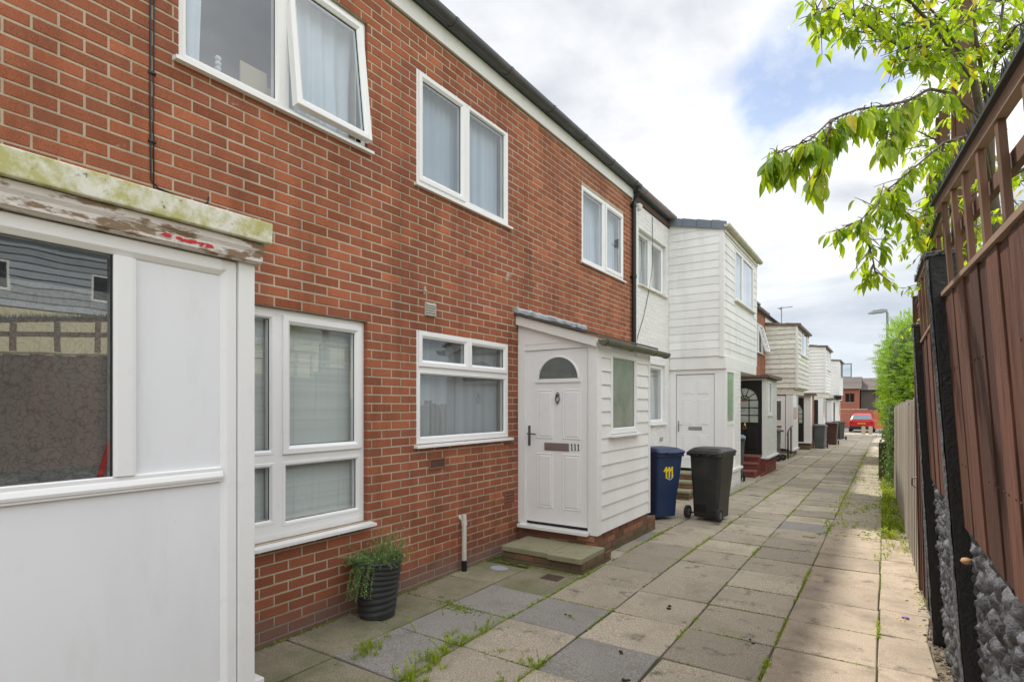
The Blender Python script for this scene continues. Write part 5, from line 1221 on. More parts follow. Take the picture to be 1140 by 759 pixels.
def trellis(y0, y1, lean, z0a, z0b, z1a, z1b, pitch=.27, sw=.04):
    F_ = FF(lean); mb = MB(); y = y0+.06
    while y < y1-.02:
        t = (y-y0)/(y1-y0); a = z0a+(z0b-z0a)*t; b = z1a+(z1b-z1a)*t
        box(mb, F_, y, y+sw, -.008, .008, a, b, R.random()); y += pitch
    for t0 in (.52,):
        a0 = z0a+(z1a-z0a)*t0; b0 = z0b+(z1b-z0b)*t0; v = [F_(y0, -.035, a0), F_(y1, -.035, b0), F_(y1, -.016, b0), F_(y0, -.016, a0), F_(y0, -.035, a0+.04), F_(y1, -.035, b0+.04), F_(y1, -.016, b0+.04), F_(y0, -.016, a0+.04)]; mb.add(v, BF, .3)
    tr = obj('trellis', mb, 'woodpost', fn, bevel=.002)
    mb = MB(); v = [F_(y0, -.012, z1a), F_(y1, -.012, z1b), F_(y1, .012, z1b), F_(y0, .012, z1a), F_(y0, -.012, z1a+.03), F_(y1, -.012, z1b+.03), F_(y1, .012, z1b+.03), F_(y0, .012, z1a+.03)]; mb.add(v, BF); obj('rail', mb, 'postpale', tr)
    mb = MB(); y = y0
    while y < y1:
        t = (y-y0)/(y1-y0); z = z1a+(z1b-z1a)*t+.03
        for n in (-.02, 0, .02):
            c = Vector(F_(y, n, z)); d = Vector((R.uniform(-.35, .35)-n*8*.3, R.uniform(-.3, .3), 1)).normalized()*.042
            a = Vector((.0035, 0, 0)); b = Vector((0, .0035, 0)); mb.add([tuple(c-a-b), tuple(c+a-b), tuple(c+a+b), tuple(c-a+b), tuple(c+d)], [(0,1,4),(1,2,4),(2,3,4),(3,0,4)])
        y += .017
    v = [F_(y0, -.026, z1a+.03), F_(y1, -.026, z1b+.03), F_(y1, .026, z1b+.03), F_(y0, .026, z1a+.03), F_(y0, -.026, z1a+.037), F_(y1, -.026, z1b+.037), F_(y1, .026, z1b+.037), F_(y0, .026, z1a+.037)]; mb.add(v, BF)
    obj('spike_strip', mb, 'spike', tr)
panel(1.08, 3.02, L1, 1.16, 2.03, 2.13); panel(3.14, 4.86, L2, 1.15, 2.14, 2.10); panel(4.98, 5.66, L3, 1.10, 2.10, 2.08)
panel(-1.2, .96, L1, 1.16, 1.93, 2.03)
trellis(1.08, 3.02, L1, 2.055, 2.155, 2.24, 2.49); trellis(3.14, 4.86, L2, 2.165, 2.125, 2.50, 2.50); trellis(-1.2, .96, L1, 1.95, 2.05, 2.20, 2.22); trellis(4.98, 5.66, L3, 2.12, 2.10, 2.46, 2.46)
def stones(y0, y1, lean, z1, seed):
    F_ = FF(lean); r = random.Random(seed); mb = MB()
    nu = int((y1-y0)/.013); nw = int((z1+.06)/.013); W = nu+1; pts = []
    ctr = []
    rows = int((z1+.1)/.075)
    for j in range(rows+1):
        off = r.uniform(0, .12); u = y0-.1+off
        while u < y1+.1:
            ctr.append((u+r.uniform(-.03, .03), -.05+j*.075+r.uniform(-.018, .018), r.uniform(.6, 1.2), r.random())); u += r.uniform(.08, .16)
    vals = []
    for j in range(nw+1):
        w = -.06+j*.013
        for i in range(W):
            u = y0+(y1-y0)*i/nu; best = 9; b2_ = 9; bi = 0
            for k, (cu, cw, s, _) in enumerate(ctr):
                if abs(cw-w) > .2 or abs(cu-u) > .3: continue
                q = abs(cu-u)*.62/s+abs(cw-w)*1.05/s
                if q < best: b2_ = best; best = q; bi = k
                elif q < b2_: b2_ = q
            edge = min(1, (b2_-best)/.045); h = .028*edge*(ctr[bi][2]-.1)*(1-.3*best/.12)+.016*mn.noise(Vector((u*34, w*34, seed)))+.02*mn.noise(Vector((u*11, w*11, seed+3)))
            pts.append(F_(u, -.03+h, w)); vals.append(ctr[bi][3])
    o = len(mb.v); mb.v.extend(pts)
    for j in range(nw):
        for i in range(nu): mb.f.append((o+j*W+i, o+j*W+i+1, o+(j+1)*W+i+1, o+(j+1)*W+i)); mb.val.append(vals[j*W+i])
    s = obj('stone_base', mb, 'stone', fn, recalc=False, smooth=True)
    mb = MB(); box(mb, F_, y0, y1, -.25, -.06, -.06, z1-.02); obj('stone_backing', mb, 'stone', s)
stones(1.08, 3.02, L1, 1.19, 1); stones(3.14, 4.86, L2, 1.18, 2); stones(4.98, 5.66, L3, 1.13, 4); stones(-1.2, .96, L1, 1.19, 5)
mb = MB(); lathe(mb, (.245, 2.62, 1.085), [(.0, 0), (.014, .004), (.019, .012), (.014, .022), (0, .026)], 9, cap=False); c0 = Vector((.245, 2.62, 1.1))
tag(obj('foam_lump', mb, 'tan', org=(.245, 2.62, 1.1), smooth=True), 'small round tan lump stuck on the painted stones under the boards', 'lump')
# gate
gt = thing('side_gate', 'tall narrow red-brown board gate just past the black fence posts', 'gate', (.28, 6.1, 0))
F_ = FF(.018)
mb = MB(); y = 5.80
for k in range(4): box(mb, F_, y, y+.125, .004+(k % 2)*.01, .026+(k % 2)*.01, .03, 2.28, R.random()); y += .122
obj('board_panel', mb, 'woodbrown', gt, bevel=.002)
mb = MB(); box(mb, F_, 6.27, 6.335, -.03, .05, -.02, 2.66, .7); box(mb, F_, 5.78, 5.83, -.03, .02, -.02, 2.66, .3)
for z in (2.34, 2.60): box(mb, F_, 5.83, 6.27, -.02, .01, z, z+.05, .5)
obj('frame', mb, 'woodbrown', gt, bevel=.003)
mb = MB(); tube(mb, [F_(6.22, .05, 1.02), F_(6.22, .085, 1.01), F_(6.22, .088, .95), F_(6.20, .06, .93)], .007, 6); obj('latch', mb, 'pewter', gt)
# grey timber fence
gf = thing('timber_fence', 'low silvered vertical-board fence between the brown gate and the hedge', 'fence', (.25, 9.5, 0))
mb = MB(); y = 6.42; k = 0
while y < 13.4:
    w = .14; box(mb, FF(.0), y, y+w, -.01+(k % 2)*.03, .012+(k % 2)*.03, .02, 1.73-.02*(k % 3)+R.uniform(-.01, .01), R.random()); y += w+.006; k += 1
obj('board', mb, 'greytimber', gf, bevel=.002)
for y in (6.5, 8.3, 10.1, 11.9, 13.4):
    mb = MB(); box(mb, FF(.0), y, y+.1, -.12, -.012, -.02, 1.78); obj('post', mb, 'greytimber', gf, bevel=.004)
mb = MB(); box(mb, FF(0), 6.42, 13.4, -.06, -.012, .4, .48); box(mb, FF(0), 6.42, 13.4, -.06, -.012, 1.35, 1.43); obj('rail', mb, 'greytimber', gf)
gf2 = thing('timber_fence', 'dark brown board fence half buried in ivy under the conifer hedge', 'fence', (.2, 17, 0))
mb = MB(); y = 13.6
while y < 24: box(mb, FF(.0), y, y+.14, 0, .02, 0, 1.6+R.uniform(-.02, .02), R.random()); y += .15
obj('board', mb, 'woodpost', gf2)
bp = MB(); box(bp, ident, -.14, .02, 15.9, 16.08, zg(16)-.02, .78); tag(obj('timber_stump', bp, 'mossypost', org=(-.06, 16, -.09), bevel=.015), 'mossy square timber stump standing at the hedge foot', 'post')
# tall posts behind the fence
def tallpost(x, y, w, h, label, d=.05):
    t = thing('timber_post', label, 'post', (x, y, 0), 'tall timber posts behind the fence')
    mb = MB(); box(mb, ident, x, x+w, y, y+.10, 0, h, .6); obj('shaft', mb, 'woodpost', t, bevel=.004)
    mb = MB(); box(mb, ident, x-.022, x-.002, y-.004, y+.07, 0, h-.05, .8); obj('edge_board', mb, 'woodbrown', t, bevel=.002)
tallpost(.405, 4.95, .115, 5.6, 'thickest tall brown timber post rising out of frame through the leaves behind the fence')
tallpost(.375, 5.95, .075, 4.15, 'middle tall brown timber post, left of the thickest post behind the fence')
tallpost(.355, 6.85, .08, 3.95, 'farthest tall brown timber post, leftmost of those behind the fence')

# =================================================================== tree over the fence
tree = thing('cherry_tree', 'cherry tree leaning over the fence with drooping bright green leaves', 'tree', (.75, 4.5, 0))
BR = dict(
 b1=[(0.38,3.74,3.34),(0.27,3.43,3.36),(0.19,3.25,3.33),(0.06,3.05,3.26),(-0.04,2.92,3.3),(-0.12,2.81,3.34),(-0.19,2.7,3.33),(-0.25,2.59,3.28)],
 b1b=[(0.27,3.43,3.36),(0.19,3.31,3.45),(0.08,3.18,3.42),(-0.0,3.06,3.44),(-0.09,2.95,3.46)],
 b1c=[(0.33,3.58,3.37),(0.23,3.4,3.51),(0.16,3.35,3.59),(0.1,3.31,3.68)],
 b1d=[(0.27,3.43,3.36),(0.15,3.22,3.25),(0.08,3.12,3.24)],
 b1e=[(0.19,3.31,3.45),(.05,3.1,3.55),(-.06,2.95,3.58),(-.15,2.85,3.57)],
 b2=[(0.4,3.75,3.15),(0.27,3.48,3.19),(0.17,3.24,3.13),(0.08,3.06,3.02),(-0.0,2.94,2.97),(-0.1,2.82,2.93),(-0.19,2.7,2.86),(-0.26,2.59,2.75),(-0.34,2.54,2.71),(-0.39,2.51,2.69)],
 b2b=[(-0.19,2.7,2.86),(-0.21,2.68,2.74),(-0.23,2.67,2.63)],
 b2c=[(0.08,3.06,3.02),(0.05,2.97,2.88),(0.01,2.89,2.78)],
 b3=[(0.39,3.8,3.09),(0.25,3.65,3.02),(0.19,3.55,2.94),(0.1,3.43,2.83),(0.01,3.37,2.74),(-0.05,3.27,2.64),(-0.1,3.17,2.55)],
 b3b=[(-0.1,3.17,2.55),(-0.07,3.2,2.45),(-0.05,3.21,2.36),(-0.04,3.22,2.3)],
 b3b2=[(-0.1,3.17,2.55),(-0.15,3.15,2.53),(-0.19,3.11,2.5)],
 b3c=[(0.01,3.37,2.74),(0.07,3.47,2.65),(0.15,3.58,2.54)],
 b3d=[(0.25,3.65,3.02),(0.22,3.75,2.87),(0.18,3.84,2.71),(0.2,3.86,2.51)],
 u1=[(0.47,4.04,3.31),(0.51,4.06,3.6),(0.56,4.22,3.97),(0.59,4.24,4.28)], u2=[(0.47,4.04,3.31),(0.4,3.87,3.64),(0.38,3.85,3.88)], u3=[(0.51,4.06,3.6),(0.58,3.99,3.69),(0.63,3.91,3.66)],
 u4=[(0.51,4.06,3.6),(.75,4.3,3.8),(1.1,4.5,4.0)], u5=[(0.56,4.22,3.97),(.8,3.9,4.1),(1.0,3.5,4.1)], u6=[(.6,4.35,3.0),(.9,4.6,3.2),(1.3,4.8,3.3)])
mb = MB(); tube(mb, [(.78,4.6,-.05),(.70,4.5,.8),(.62,4.42,1.8),(.54,4.33,2.6),(.48,4.16,3.0),(.47,4.04,3.31)], [.075,.06,.052,.045,.038,.028], 10); obj('trunk', mb, 'bark', tree, smooth=True)
bm_ = MB(); lf = MB(); r2 = random.Random(17)
tube(bm_, [(.50,4.2,2.9),(.45,4.02,3.16),(.38,3.74,3.34)], [.026,.022,.018], 8); tube(bm_, [(.47,4.04,3.31),(.43,3.9,3.2),(.4,3.75,3.15)], [.02,.017,.014], 8); tube(bm_, [(.50,4.2,2.9),(.44,3.95,3.05),(.39,3.8,3.09)], [.016,.013,.012], 8)
def leaf(mb, p, d, L, W, val, curl=.25):
    d = Vector(d).normalized(); s = d.cross(Vector((r2.uniform(-.5, .5), r2.uniform(-.5, .5), 1)))
    if s.length < .15: s = Vector((1, .3, 0))
    s.normalize(); n = s.cross(d); p = Vector(p)+d*.012
    rows = [(0, 0), (.18, .62), (.42, 1), (.68, .82), (.88, .38), (1.04, .0)]; vs = []
    for t, w in rows:
        c = p+d*(L*t)-n*(curl*L*t*t)
        vs += [tuple(c+s*W*w+n*W*w*.35), tuple(c), tuple(c-s*W*w+n*W*w*.35)]
    mb.add(vs, [f for i in range(5) for f in ((i*3, i*3+1, i*3+4, i*3+3), (i*3+1, i*3+2, i*3+5, i*3+4))], val)
def leafy(pts, r0, r1, dens_, L, droop, twig=.16, start=.15):
    pts = [Vector(p) for p in pts]; n = len(pts)
    tube(bm_, pts, [r0+(r1-r0)*i/(n-1) for i in range(n)], 6)
    tot = sum((pts[i+1]-pts[i]).length for i in range(n-1)); m = int(tot*dens_)
    for k in range(m):
        t = start+(1-start)*(k+r2.random())/m; q = t*(n-1); i = min(int(q), n-2); p = pts[i].lerp(pts[i+1], q-i); ax = (pts[i+1]-pts[i]).normalized()
        side = Vector((r2.uniform(-1, 1), r2.uniform(-1, 1), r2.uniform(-.5, .6))).normalized()
        d = (ax*.6+side).normalized(); tl = twig*r2.uniform(.3, 1); tp = [p, p+d*tl*.5+Vector((0, 0, -.1*tl)), p+d*tl+Vector((0, 0, -.35*tl*droop))]
        tube(bm_, tp, [.0025, .002, .0012], 4, cap=False)
        for j in range(r2.randint(3, 5)):
            f = r2.uniform(.3, 1); b = tp[0].lerp(tp[2], f); dd = Vector((r2.uniform(-1, 1), r2.uniform(-1, 1), r2.uniform(-.4, .3)-droop*1.2)).normalized()
            ll = L*r2.choice([.45, .7, .85, 1.0, 1.0])*r2.uniform(.8, 1.15); leaf(lf, b, dd, ll, ll*r2.uniform(.15, .21), min(1, max(0, r2.gauss(.5, .27))), r2.uniform(.05, .35))
    leaf(lf, pts[-1], (pts[-1]-pts[-2])+Vector((0, 0, -.2)), L, L*.18, r2.random())
for k, p in BR.items():
    if k[:2] == 'b2': leafy(p, .008, .002, 62, .100, 1.3, .09, .12)
    elif k[:2] == 'b3': leafy(p, .007, .002, 72, .076, .7, .13, .05)
    elif k[0] == 'u': leafy(p, .013, .004, 46, .080, .4, .28, 0)
    else: leafy(p, .009, .002, 62, .072, .45, .17, .10)
# the crown beyond the fence
for i in range(105):
    a = Vector((r2.uniform(.25, 1.7), r2.uniform(3.3, 6.2), r2.uniform(2.7, 4.9)))
    if a.x < .55 and a.z < 3.1: continue
    e = a+Vector((r2.uniform(-.4, .3), r2.uniform(-.35, .35), r2.uniform(-.15, .25))); leafy([tuple(a), tuple(a.lerp(e, .5)+Vector((0, 0, .03))), tuple(e)], .005, .002, 26, .075, .5, .16, 0)
for i in range(26):
    a = Vector((r2.uniform(.25, .6), r2.uniform(3.6, 6.2), r2.uniform(2.35, 3.2))); e = a+Vector((r2.uniform(-.25, .05), r2.uniform(-.3, .3), r2.uniform(-.2, .1))); leafy([tuple(a), tuple(a.lerp(e, .5)), tuple(e)], .004, .0015, 34, .05, .3, .1, 0)
obj('branch', bm_, 'bark', tree, smooth=True); obj('crown', lf, 'leaf', tree, recalc=False)

# =================================================================== hedge
hd = thing('conifer_hedge', 'tall bright lime-green conifer hedge overhanging the right side of the path', 'hedge', (.6, 17, -.1))
mb = MB(); core = MB(); r2 = random.Random(23)
blobs = [(.54, 15.0, 2.5, .78, 1.6, 1.38), (.64, 17.4, 2.6, .88, 1.8, 1.38), (.88, 13.2, 2.5, .52, 1.2, 1.25), (.75, 19.6, 2.5, .9, 1.8, 1.35), (.8, 22.0, 2.3, .85, 1.8, 1.5), (.7, 14.4, 2.0, .6, 1.0, .95), (1.3, 17, 2.6, .8, 3.5, 1.4), (.45, 16.5, 1.55, .62, 2.2, .75), (.9, 25, 2.0, .7, 2.5, 1.6)]
for bx, by, bz, rx, ry, rz in blobs:
    n0 = 14; vs = []; 
    for i in range(n0+1):
        for j in range(20):
            th = PI*i/n0; ph = 2*PI*j/20; k = .66+.14*mn.noise(Vector((bx+3*math.cos(ph), by+3*math.sin(ph), 4*th)))
            vs.append((bx+rx*k*math.sin(th)*math.cos(ph), by+ry*k*math.sin(th)*math.sin(ph), bz+rz*k*math.cos(th)))
    core.add(vs, [(i*20+j, i*20+(j+1) % 20, (i+1)*20+(j+1) % 20, (i+1)*20+j) for i in range(n0) for j in range(20)])
    for s in range(int(1500*rx*ry)):
        u = r2.uniform(-1, 1); ph = r2.uniform(0, 6.283); q = math.sqrt(1-u*u); dirv = Vector((q*math.cos(ph), q*math.sin(ph), u))
        if dirv.x > .5: continue
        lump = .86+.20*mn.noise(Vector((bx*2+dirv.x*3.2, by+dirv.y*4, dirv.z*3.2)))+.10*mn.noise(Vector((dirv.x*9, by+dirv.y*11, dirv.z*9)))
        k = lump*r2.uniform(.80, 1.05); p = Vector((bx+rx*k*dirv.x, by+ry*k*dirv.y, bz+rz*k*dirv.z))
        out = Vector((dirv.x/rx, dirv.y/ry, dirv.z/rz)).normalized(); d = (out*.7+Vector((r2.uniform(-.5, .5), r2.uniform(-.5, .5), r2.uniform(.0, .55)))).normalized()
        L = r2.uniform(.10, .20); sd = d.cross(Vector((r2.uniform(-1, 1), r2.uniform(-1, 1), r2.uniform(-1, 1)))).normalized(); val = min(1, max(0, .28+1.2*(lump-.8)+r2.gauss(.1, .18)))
        for m in range(7):                     # feathery flat spray
            f0 = m/7; b0 = p+d*L*f0+Vector((0, 0, -.25*L*f0*f0)); sgn = 1 if m % 2 else -1; e = b0+(d*.55+sd*sgn*.75).normalized()*L*(.55-.4*f0)
            w = sd.cross(d)*.010+sd*.006; mb.add([tuple(b0-w), tuple(b0+w), tuple(e)], [(0,1,2)], val)
obj('foliage', mb, 'hedge', hd, recalc=False); obj('inner_hull', core, 'hedgecore', hd, smooth=True)  # core: solid hull added inside the sprays to block light
mb = MB()
for x in (.45, .6): 
    for y in (14.6, 16.5, 18.5): tube(mb, [(x, y, -.15), (x+.05, y+.1, 2.2)], [.05, .03], 8)
obj('trunk', mb, 'bark', hd)
iv = MB()
for i in range(5200):
    y = r2.uniform(13.5, 20); z = zg(y)+1.75*r2.random()**.9; x = .20-abs(r2.gauss(0, .11))*(1-.2*z)-.05
    if mn.noise(Vector((y*1.5, z*2, 1))) < -.25: continue
    s = r2.uniform(.025, .05); n = Vector((-1, r2.uniform(-1, .3), r2.uniform(-.1, .9))).normalized(); a = n.cross(Vector((0, 0, 1))).normalized(); b = n.cross(a); an = r2.uniform(0, 6.28)
    c = Vector((x, y, z)); P = [c+(a*math.cos(an+t)+b*math.sin(an+t))*s*k for t, k in ((0, 1), (1.1, .62), (2.1, .8), (3.14, .35), (4.2, .8), (5.2, .62))]; iv.add([tuple(p) for p in P], [(0,1,2,3,4,5)], r2.random())
tag(obj('ivy', iv, 'ivy', org=(.1, 16, 0), recalc=False), 'dark ivy covering the fence under the conifer hedge', 'ivy')

# =================================================================== end of the alley
lp = thing('street_lamp', 'tall grey street lamp rising above the conifer hedge', 'street lamp', (.06, 27, zg(27)))
mb = MB(); tube(mb, [(.06, 27, zg(27)), (.06, 27, 1.0), (.06, 27, 5.35), (.0, 27, 5.46)], [.075, .06, .042, .035], 10); obj('column', mb, 'lamp', lp, smooth=True)
mb = MB(); vs = []
for x, w, z0, z1 in ((.06, .04, 5.40, 5.50), (-.12, .10, 5.37, 5.53), (-.42, .13, 5.36, 5.50), (-.60, .06, 5.37, 5.43)): vs += [(x, 27-w, z0), (x, 27+w, z0), (x, 27+w*.6, z1), (x, 27-w*.6, z1)]
mb.add(vs, [(i*4+k, i*4+(k+1) % 4, (i+1)*4+(k+1) % 4, (i+1)*4+k) for i in range(3) for k in range(4)]+[(3,2,1,0), (12,13,14,15)]); obj('lantern', mb, 'lamp', lp, bevel=.01)
for x, l in ((-1.30, 'left of two short pale bollards at the end of the path'), (-.88, 'right of two short pale bollards at the end of the path')):
    g = zg(46.6); b = thing('bollard', l, 'bollard', (x, 46.6, g), 'bollards at the end of the path')
    mb = MB(); box(mb, ident, x-.12, x+.12, 46.5, 46.7, g-.05, g+.50); obj('shaft', mb, 'stonebollard', b, bevel=.02)
    mb = MB(); box(mb, ident, x-.10, x+.10, 46.52, 46.68, g+.505, g+.55); obj('cap', mb, 'stonebollard', b, bevel=.02)
# car (rear towards the camera)
cg = zg(52); CXc = -1.55; CY = 51.0
car = thing('parked_car', 'red hatchback parked across the end of the path, seen from behind', 'car', (CXc, CY+2, cg))
def cf(x, y, z): return (CXc+x, CY+y, cg+z)
def loft(mb, secs):
    n = len(secs[0]); vs = [cf(*p) for s in secs for p in s]
    mb.add(vs, [(i*n+k, i*n+(k+1) % n, (i+1)*n+(k+1) % n, (i+1)*n+k) for i in range(len(secs)-1) for k in range(n)]+[tuple(range(n-1, -1, -1)), tuple(range((len(secs)-1)*n, len(secs)*n))])
def bodysec(y, w, z0, z1): return [(-w*.92, y, z0), (w*.92, y, z0), (w, y, z0+.15), (w*1.0, y, (z0+z1)/2+.1), (w*.93, y, z1-.06), (w*.84, y, z1), (-w*.84, y, z1), (-w*.93, y, z1-.06), (-w*1.0, y, (z0+z1)/2+.1), (-w, y, z0+.15)]
mb = MB(); loft(mb, [bodysec(0, .74, .34, .88), bodysec(.06, .82, .28, .93), bodysec(.3, .87, .20, .97), bodysec(1.4, .88, .18, .96), bodysec(2.9, .88, .18, .93), bodysec(3.6, .84, .2, .80), bodysec(4.0, .74, .26, .66)])
body = obj('body', mb, 'carred', car, smooth=False, bevel=.03)
mb = MB()
def cab(y, w, z0, z1, wt): return [(-w, y, z0), (w, y, z0), (wt, y, z1-.05), (wt*.86, y, z1), (-wt*.86, y, z1), (-wt, y, z1-.05)]
loft(mb, [cab(.10, .76, .90, 1.0, .74), cab(.34, .78, .90, 1.26, .64), cab(.62, .79, .9, 1.40, .60), cab(1.5, .79, .9, 1.43, .60), cab(2.2, .78, .9, 1.36, .60), cab(3.0, .74, .86, .95, .70)]); obj('cabin', mb, 'carred', car, bevel=.02)
mb = MB(); mb.add([cf(-.66, .06, .98), cf(.66, .06, .98), cf(.54, .40, 1.33), cf(-.54, .40, 1.33), cf(-.66, .30, .98), cf(.66, .30, .98), cf(.54, .60, 1.33), cf(-.54, .60, 1.33)], BF); obj('rear_window', mb, 'carglass', car)
mb = MB(); box(mb, cf, -.80, .80, -.05, .12, .22, .46); obj('bumper', mb, 'black', car, bevel=.03)
mb = MB(); box(mb, cf, -.26, .26, -.035, -.005, .62, .73); npl = obj('number_plate', mb, 'plate', car)
mb = MB()
for k, u in enumerate((-.20, -.13, -.06, .03, .10, .17)): box(mb, cf, u, u+.035, -.04, -.034, .645, .705)
obj('characters', mb, 'digit', npl)
for s in (-1, 1):
    mb = MB(); box(mb, cf, min(s*.58, s*.80), max(s*.58, s*.80), -.02, .14, .68, .90); obj('tail_light', mb, 'lampred', car, bevel=.03)
    for y in (.72, 3.2):
        mb = MB(); tube(mb, [cf(s*.66, y, .30), cf(s*.87, y, .30)], .30, 20); w_ = obj('wheel', mb, 'rubber', car, bevel=.02)
        mb = MB(); tube(mb, [cf(s*.80, y, .30), cf(s*.878, y, .30)], .19, 16); obj('rim', mb, 'steel', w_)
# red garden wall across the road and houses behind
yy = 61.5; g = zg(yy)
gw = thing('garden_wall', 'long red brick garden wall across the road behind the car', 'wall', (-3, yy, g))
mb = MB(); bricks(mb, FY(yy), -9, 3.2, g-.1, g+1.75, bw=.45, rh=.15, joint=.014); obj('wall', mb, 'redwall', gw)
mb = MB(); box(mb, ident, -9, 3.2, yy+.012, yy+.22, g-.1, g+1.72); box(mb, ident, -9, -1.4, yy-.03, yy+.25, g+1.75, g+1.83); obj('mortar', mb, 'mortar', gw)
gw = thing('garden_wall', 'brighter orange-red shed wall to the right of the car roof', 'wall', (1.2, yy, g))
mb = MB(); prism(mb, FY(yy-1), [(-.9, g-.1), (3.6, g-.1), (3.6, g+1.9), (.8, g+2.0), (-.9, g+1.65)], 0, .6); obj('wall', mb, mat('orange_brick', (.48,.13,.07), .9, .1, 2), gw)
def endhouse(x0, x1, y, g, e, r, label, brick='redwall', wins=()):
    h = thing('house', label, 'house', ((x0+x1)/2, y, g)); F_ = FY(y)
    mb = MB(); holed(mb, F_, x0, x1, -.3, 0, g, e, [w[:4] for w in wins]); box(mb, ident, x0, x0+.3, y+.3, y+8, g, e); box(mb, ident, x1-.3, x1, y+.3, y+8, g, e); box(mb, ident, x0, x1, y+8, y+8.2, g, e); obj('wall', mb, brick, h)
    mb = MB(); vs = [(x0-.3, y-.35, e), (x1+.3, y-.35, e), (x1+.3, y+4.2, r), (x0-.3, y+4.2, r), (x0-.3, y+8.6, e), (x1+.3, y+8.6, e)]
    k = 10
    for i in range(k):
        a, b = i/k, (i+1)/k; lerp = lambda t: (y-.35+4.55*t, e+(r-e)*t)
        ya, za = lerp(a); yb_, zb_ = lerp(b); mb.add([(x0-.3, ya, za), (x1+.3, ya, za), (x1+.3, yb_, zb_), (x0-.3, yb_, zb_), (x0-.3, ya, za+.09), (x1+.3, ya, za+.09), (x1+.3, yb_, zb_+.05), (x0-.3, yb_, zb_+.05)], BF, R.random())
    mb.add([vs[3], vs[2], vs[5], vs[4]], [(0,1,2,3)]); rf = obj('roof', mb, 'fartile', h)
    mb = MB(); box(mb, ident, (x0+x1)/2, (x0+x1)/2+.7, y+4, y+4.6, r-.5, r+.7); obj('chimney', mb, brick, rf)
    for (a, b, c, d) in wins: window(h, F_, a, b, c, d, -.05, [(a+.06, (a+b)/2-.04, c+.06, d-.06, 'f'), ((a+b)/2+.04, b-.06, c+.06, d-.06, 'f')], None, 'glass', fm='woodpost')
    return h
endhouse(-14, -3.35, 100, -1.3, 4.15, 6.1, 'brown-roofed red brick house far beyond the car', wins=[(-7.1, -5.8, 2.1, 3.5), (-5.2, -3.95, 2.1, 3.5), (-12.5, -11, 2.4, 3.8)])
endhouse(-3.2, 6, 102.5, -1.3, 4.0, 6.0, 'dark-fronted house far behind the hedge end, right of the red brick one', brick='fartile', wins=[(-1.5, -.6, 2.4, 3.4)])
# opposite house, seen in the porch glass
oh = thing('house', 'grey slate-hung house with cream ground floor beyond the right-hand fence', 'house', (19, 6, 0)); 
FO = lambda u, n, w: (16-n, u, w)
W_ = [(a, a+.8, 5.0, 5.85) for a in (-6, -4.6, -1.5, .2, 3.2, 4.7, 7.5, 9, 12, 13.5)]
mb = MB(); holed(mb, FO, -14, 24, -.3, 0, 4.55, 6.9, W_); obj('upper_wall', mb, 'slatehung', oh)
mb = MB(); boards(mb, FO, -14, 24, 4.55, 6.9, .22, .03, W_); obj('slate_hanging', mb, 'slatehung', oh)
mb = MB(); box(mb, FO, -14, 24, -.3, .05, 0, 4.5); box(mb, ident, 24-.3+0, 24, -14, 24, 0, 6.9); obj('lower_wall', mb, 'cream', oh)
mb = MB(); extr(mb, FO, [(.3, 6.9), (-4, 8.8), (-8, 6.9)], -14, 24); obj('roof', mb, 'slate', oh)
for a, b, c, d in W_: window(oh, FO, a, b, c, d, .02, [(a+.05, b-.05, c+.05, d-.05, 'f')], None, 'glass', sill=False)

# =================================================================== camera, sky, sun
cam = bpy.data.cameras.new('Camera'); co = bpy.data.objects.new('Camera', cam); C.objects.link(co)
co.location = (0, 0, 1.665); co.rotation_euler = (PI/2, 0, math.atan(416/625)); cam.sensor_width = 36; cam.lens = 625/1140*36; cam.shift_y = 71.5/1140
cam.clip_end = 2000; cam.clip_start = .05; sc.camera = co
sd = Vector((-3.18, 2.0, 5.6)).normalized(); el = math.asin(sd.z)
sun = bpy.data.lights.new('Sun', 'SUN'); so = bpy.data.objects.new('Sun', sun); C.objects.link(so)
sun.energy = 4.0; sun.angle = math.radians(2.2); sun.color = (1, .95, .87); so.rotation_euler = sd.to_track_quat('Z', 'Y').to_euler(); so.location = (0, 0, 20)
w = bpy.data.worlds.new('World'); sc.world = w; w.use_nodes = True; t = w.node_tree; bg = t.nodes['Background']
sky = t.nodes.new('ShaderNodeTexSky'); sky.sky_type = 'NISHITA'; sky.sun_disc = False; sky.sun_elevation = el; sky.sun_rotation = math.atan2(sd.x, sd.y)
tc = t.nodes.new('ShaderNodeTexCoord'); dv = tc.outputs['Generated']; sep = t.nodes.new('ShaderNodeSeparateXYZ'); t.links.new(dv, sep.inputs[0])
zz = math_(t, 'ADD', math_(t, 'MAXIMUM', sep.outputs[2], 0.0), .16)
cmb = t.nodes.new('ShaderNodeCombineXYZ'); t.links.new(math_(t, 'DIVIDE', sep.outputs[0], zz), cmb.inputs[0]); t.links.new(math_(t, 'DIVIDE', sep.outputs[1], zz), cmb.inputs[1])
def wn_(scale, detail, rough, off, dist=0):
    mp = t.nodes.new('ShaderNodeMapping'); mp.inputs['Location'].default_value = off; t.links.new(cmb.outputs[0], mp.inputs['Vector'])
    n = t.nodes.new('ShaderNodeTexNoise'); n.inputs['Scale'].default_value = scale; n.inputs['Detail'].default_value = detail; n.inputs['Roughness'].default_value = rough; n.inputs['Distortion'].default_value = dist
    t.links.new(mp.outputs[0], n.inputs['Vector']); return n.outputs['Fac']
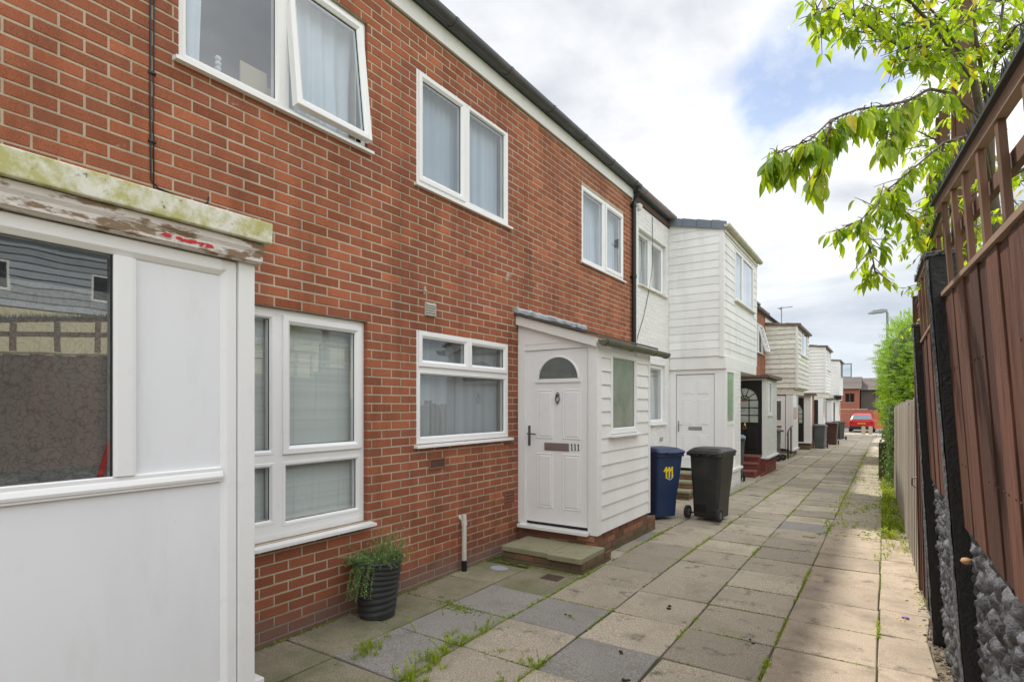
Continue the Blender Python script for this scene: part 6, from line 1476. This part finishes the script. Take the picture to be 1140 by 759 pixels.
def lobe(d, lo, hi):
    d = Vector(d).normalized(); vm = t.nodes.new('ShaderNodeVectorMath'); vm.operation = 'DOT_PRODUCT'; t.links.new(dv, vm.inputs[0]); vm.inputs[1].default_value = d
    mr = t.nodes.new('ShaderNodeMapRange'); mr.inputs[1].default_value = math.cos(math.radians(hi)); mr.inputs[2].default_value = math.cos(math.radians(lo)); mr.interpolation_type = 'SMOOTHSTEP'; t.links.new(vm.outputs['Value'], mr.inputs[0]); return mr.outputs[0]
n1 = wn_(1.3, 9, .6, (3.1, 1.7, 0), .35); n2 = wn_(.75, 7, .55, (9.4, 4.2, 0), .2)
# cloud body: lit tops to blue-grey undersides
shade = ramp(t, math_(t, 'ADD', math_(t, 'MULTIPLY', n2, .7), math_(t, 'MULTIPLY', n1, .3)), .40, .58, (.46,.485,.53,1), (.92,.92,.92,1))
low = t.nodes.new('ShaderNodeMapRange'); t.links.new(sep.outputs[2], low.inputs[0]); low.inputs[1].default_value = .02; low.inputs[2].default_value = .36; low.interpolation_type = 'SMOOTHSTEP'
greyband = mix(t, ramp(t, n1, .35, .65), (.40,.46,.54), (.58,.62,.67))
cloud = mix(t, low.outputs[0], greyband, shade)
hz = t.nodes.new('ShaderNodeMapRange'); t.links.new(sep.outputs[2], hz.inputs[0]); hz.inputs[1].default_value = .10; hz.inputs[2].default_value = .0; hz.interpolation_type = 'SMOOTHSTEP'
cloud = mix(t, hz.outputs[0], cloud, (.66,.69,.72))
# blue opening near the tree
gap = math_(t, 'MULTIPLY', lobe((-.07, 1.15, .585), 0, 10), 1.0)
gapn = ramp(t, math_(t, 'ADD', math_(t, 'MULTIPLY', gap, .30), math_(t, 'MULTIPLY', math_(t, 'SUBTRACT', n1, .5), 1.7)), .16, .42)
blue = mix(t, 1, sky.outputs[0], (1.1, 1.2, 1.3), 'MULTIPLY')
bright = math_(t, 'ADD', 1.0, math_(t, 'MULTIPLY', lobe((.55, -.25, .85), 10, 62), BOOST if 'BOOST' in globals() else 1.3))  # added brightening of the sky, overhead and out of frame, to light the facade
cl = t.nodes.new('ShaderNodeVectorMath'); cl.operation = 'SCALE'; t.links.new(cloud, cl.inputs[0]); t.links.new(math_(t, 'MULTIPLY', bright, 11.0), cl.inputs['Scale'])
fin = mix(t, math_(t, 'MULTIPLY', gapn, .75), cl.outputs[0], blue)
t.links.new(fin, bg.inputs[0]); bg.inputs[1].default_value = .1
sc.view_settings.view_transform = 'Standard'; sc.view_settings.look = 'None'; sc.view_settings.exposure = .40; sc.view_settings.gamma = 1
sc.cycles.max_bounces = 8; sc.cycles.transparent_max_bounces = 12
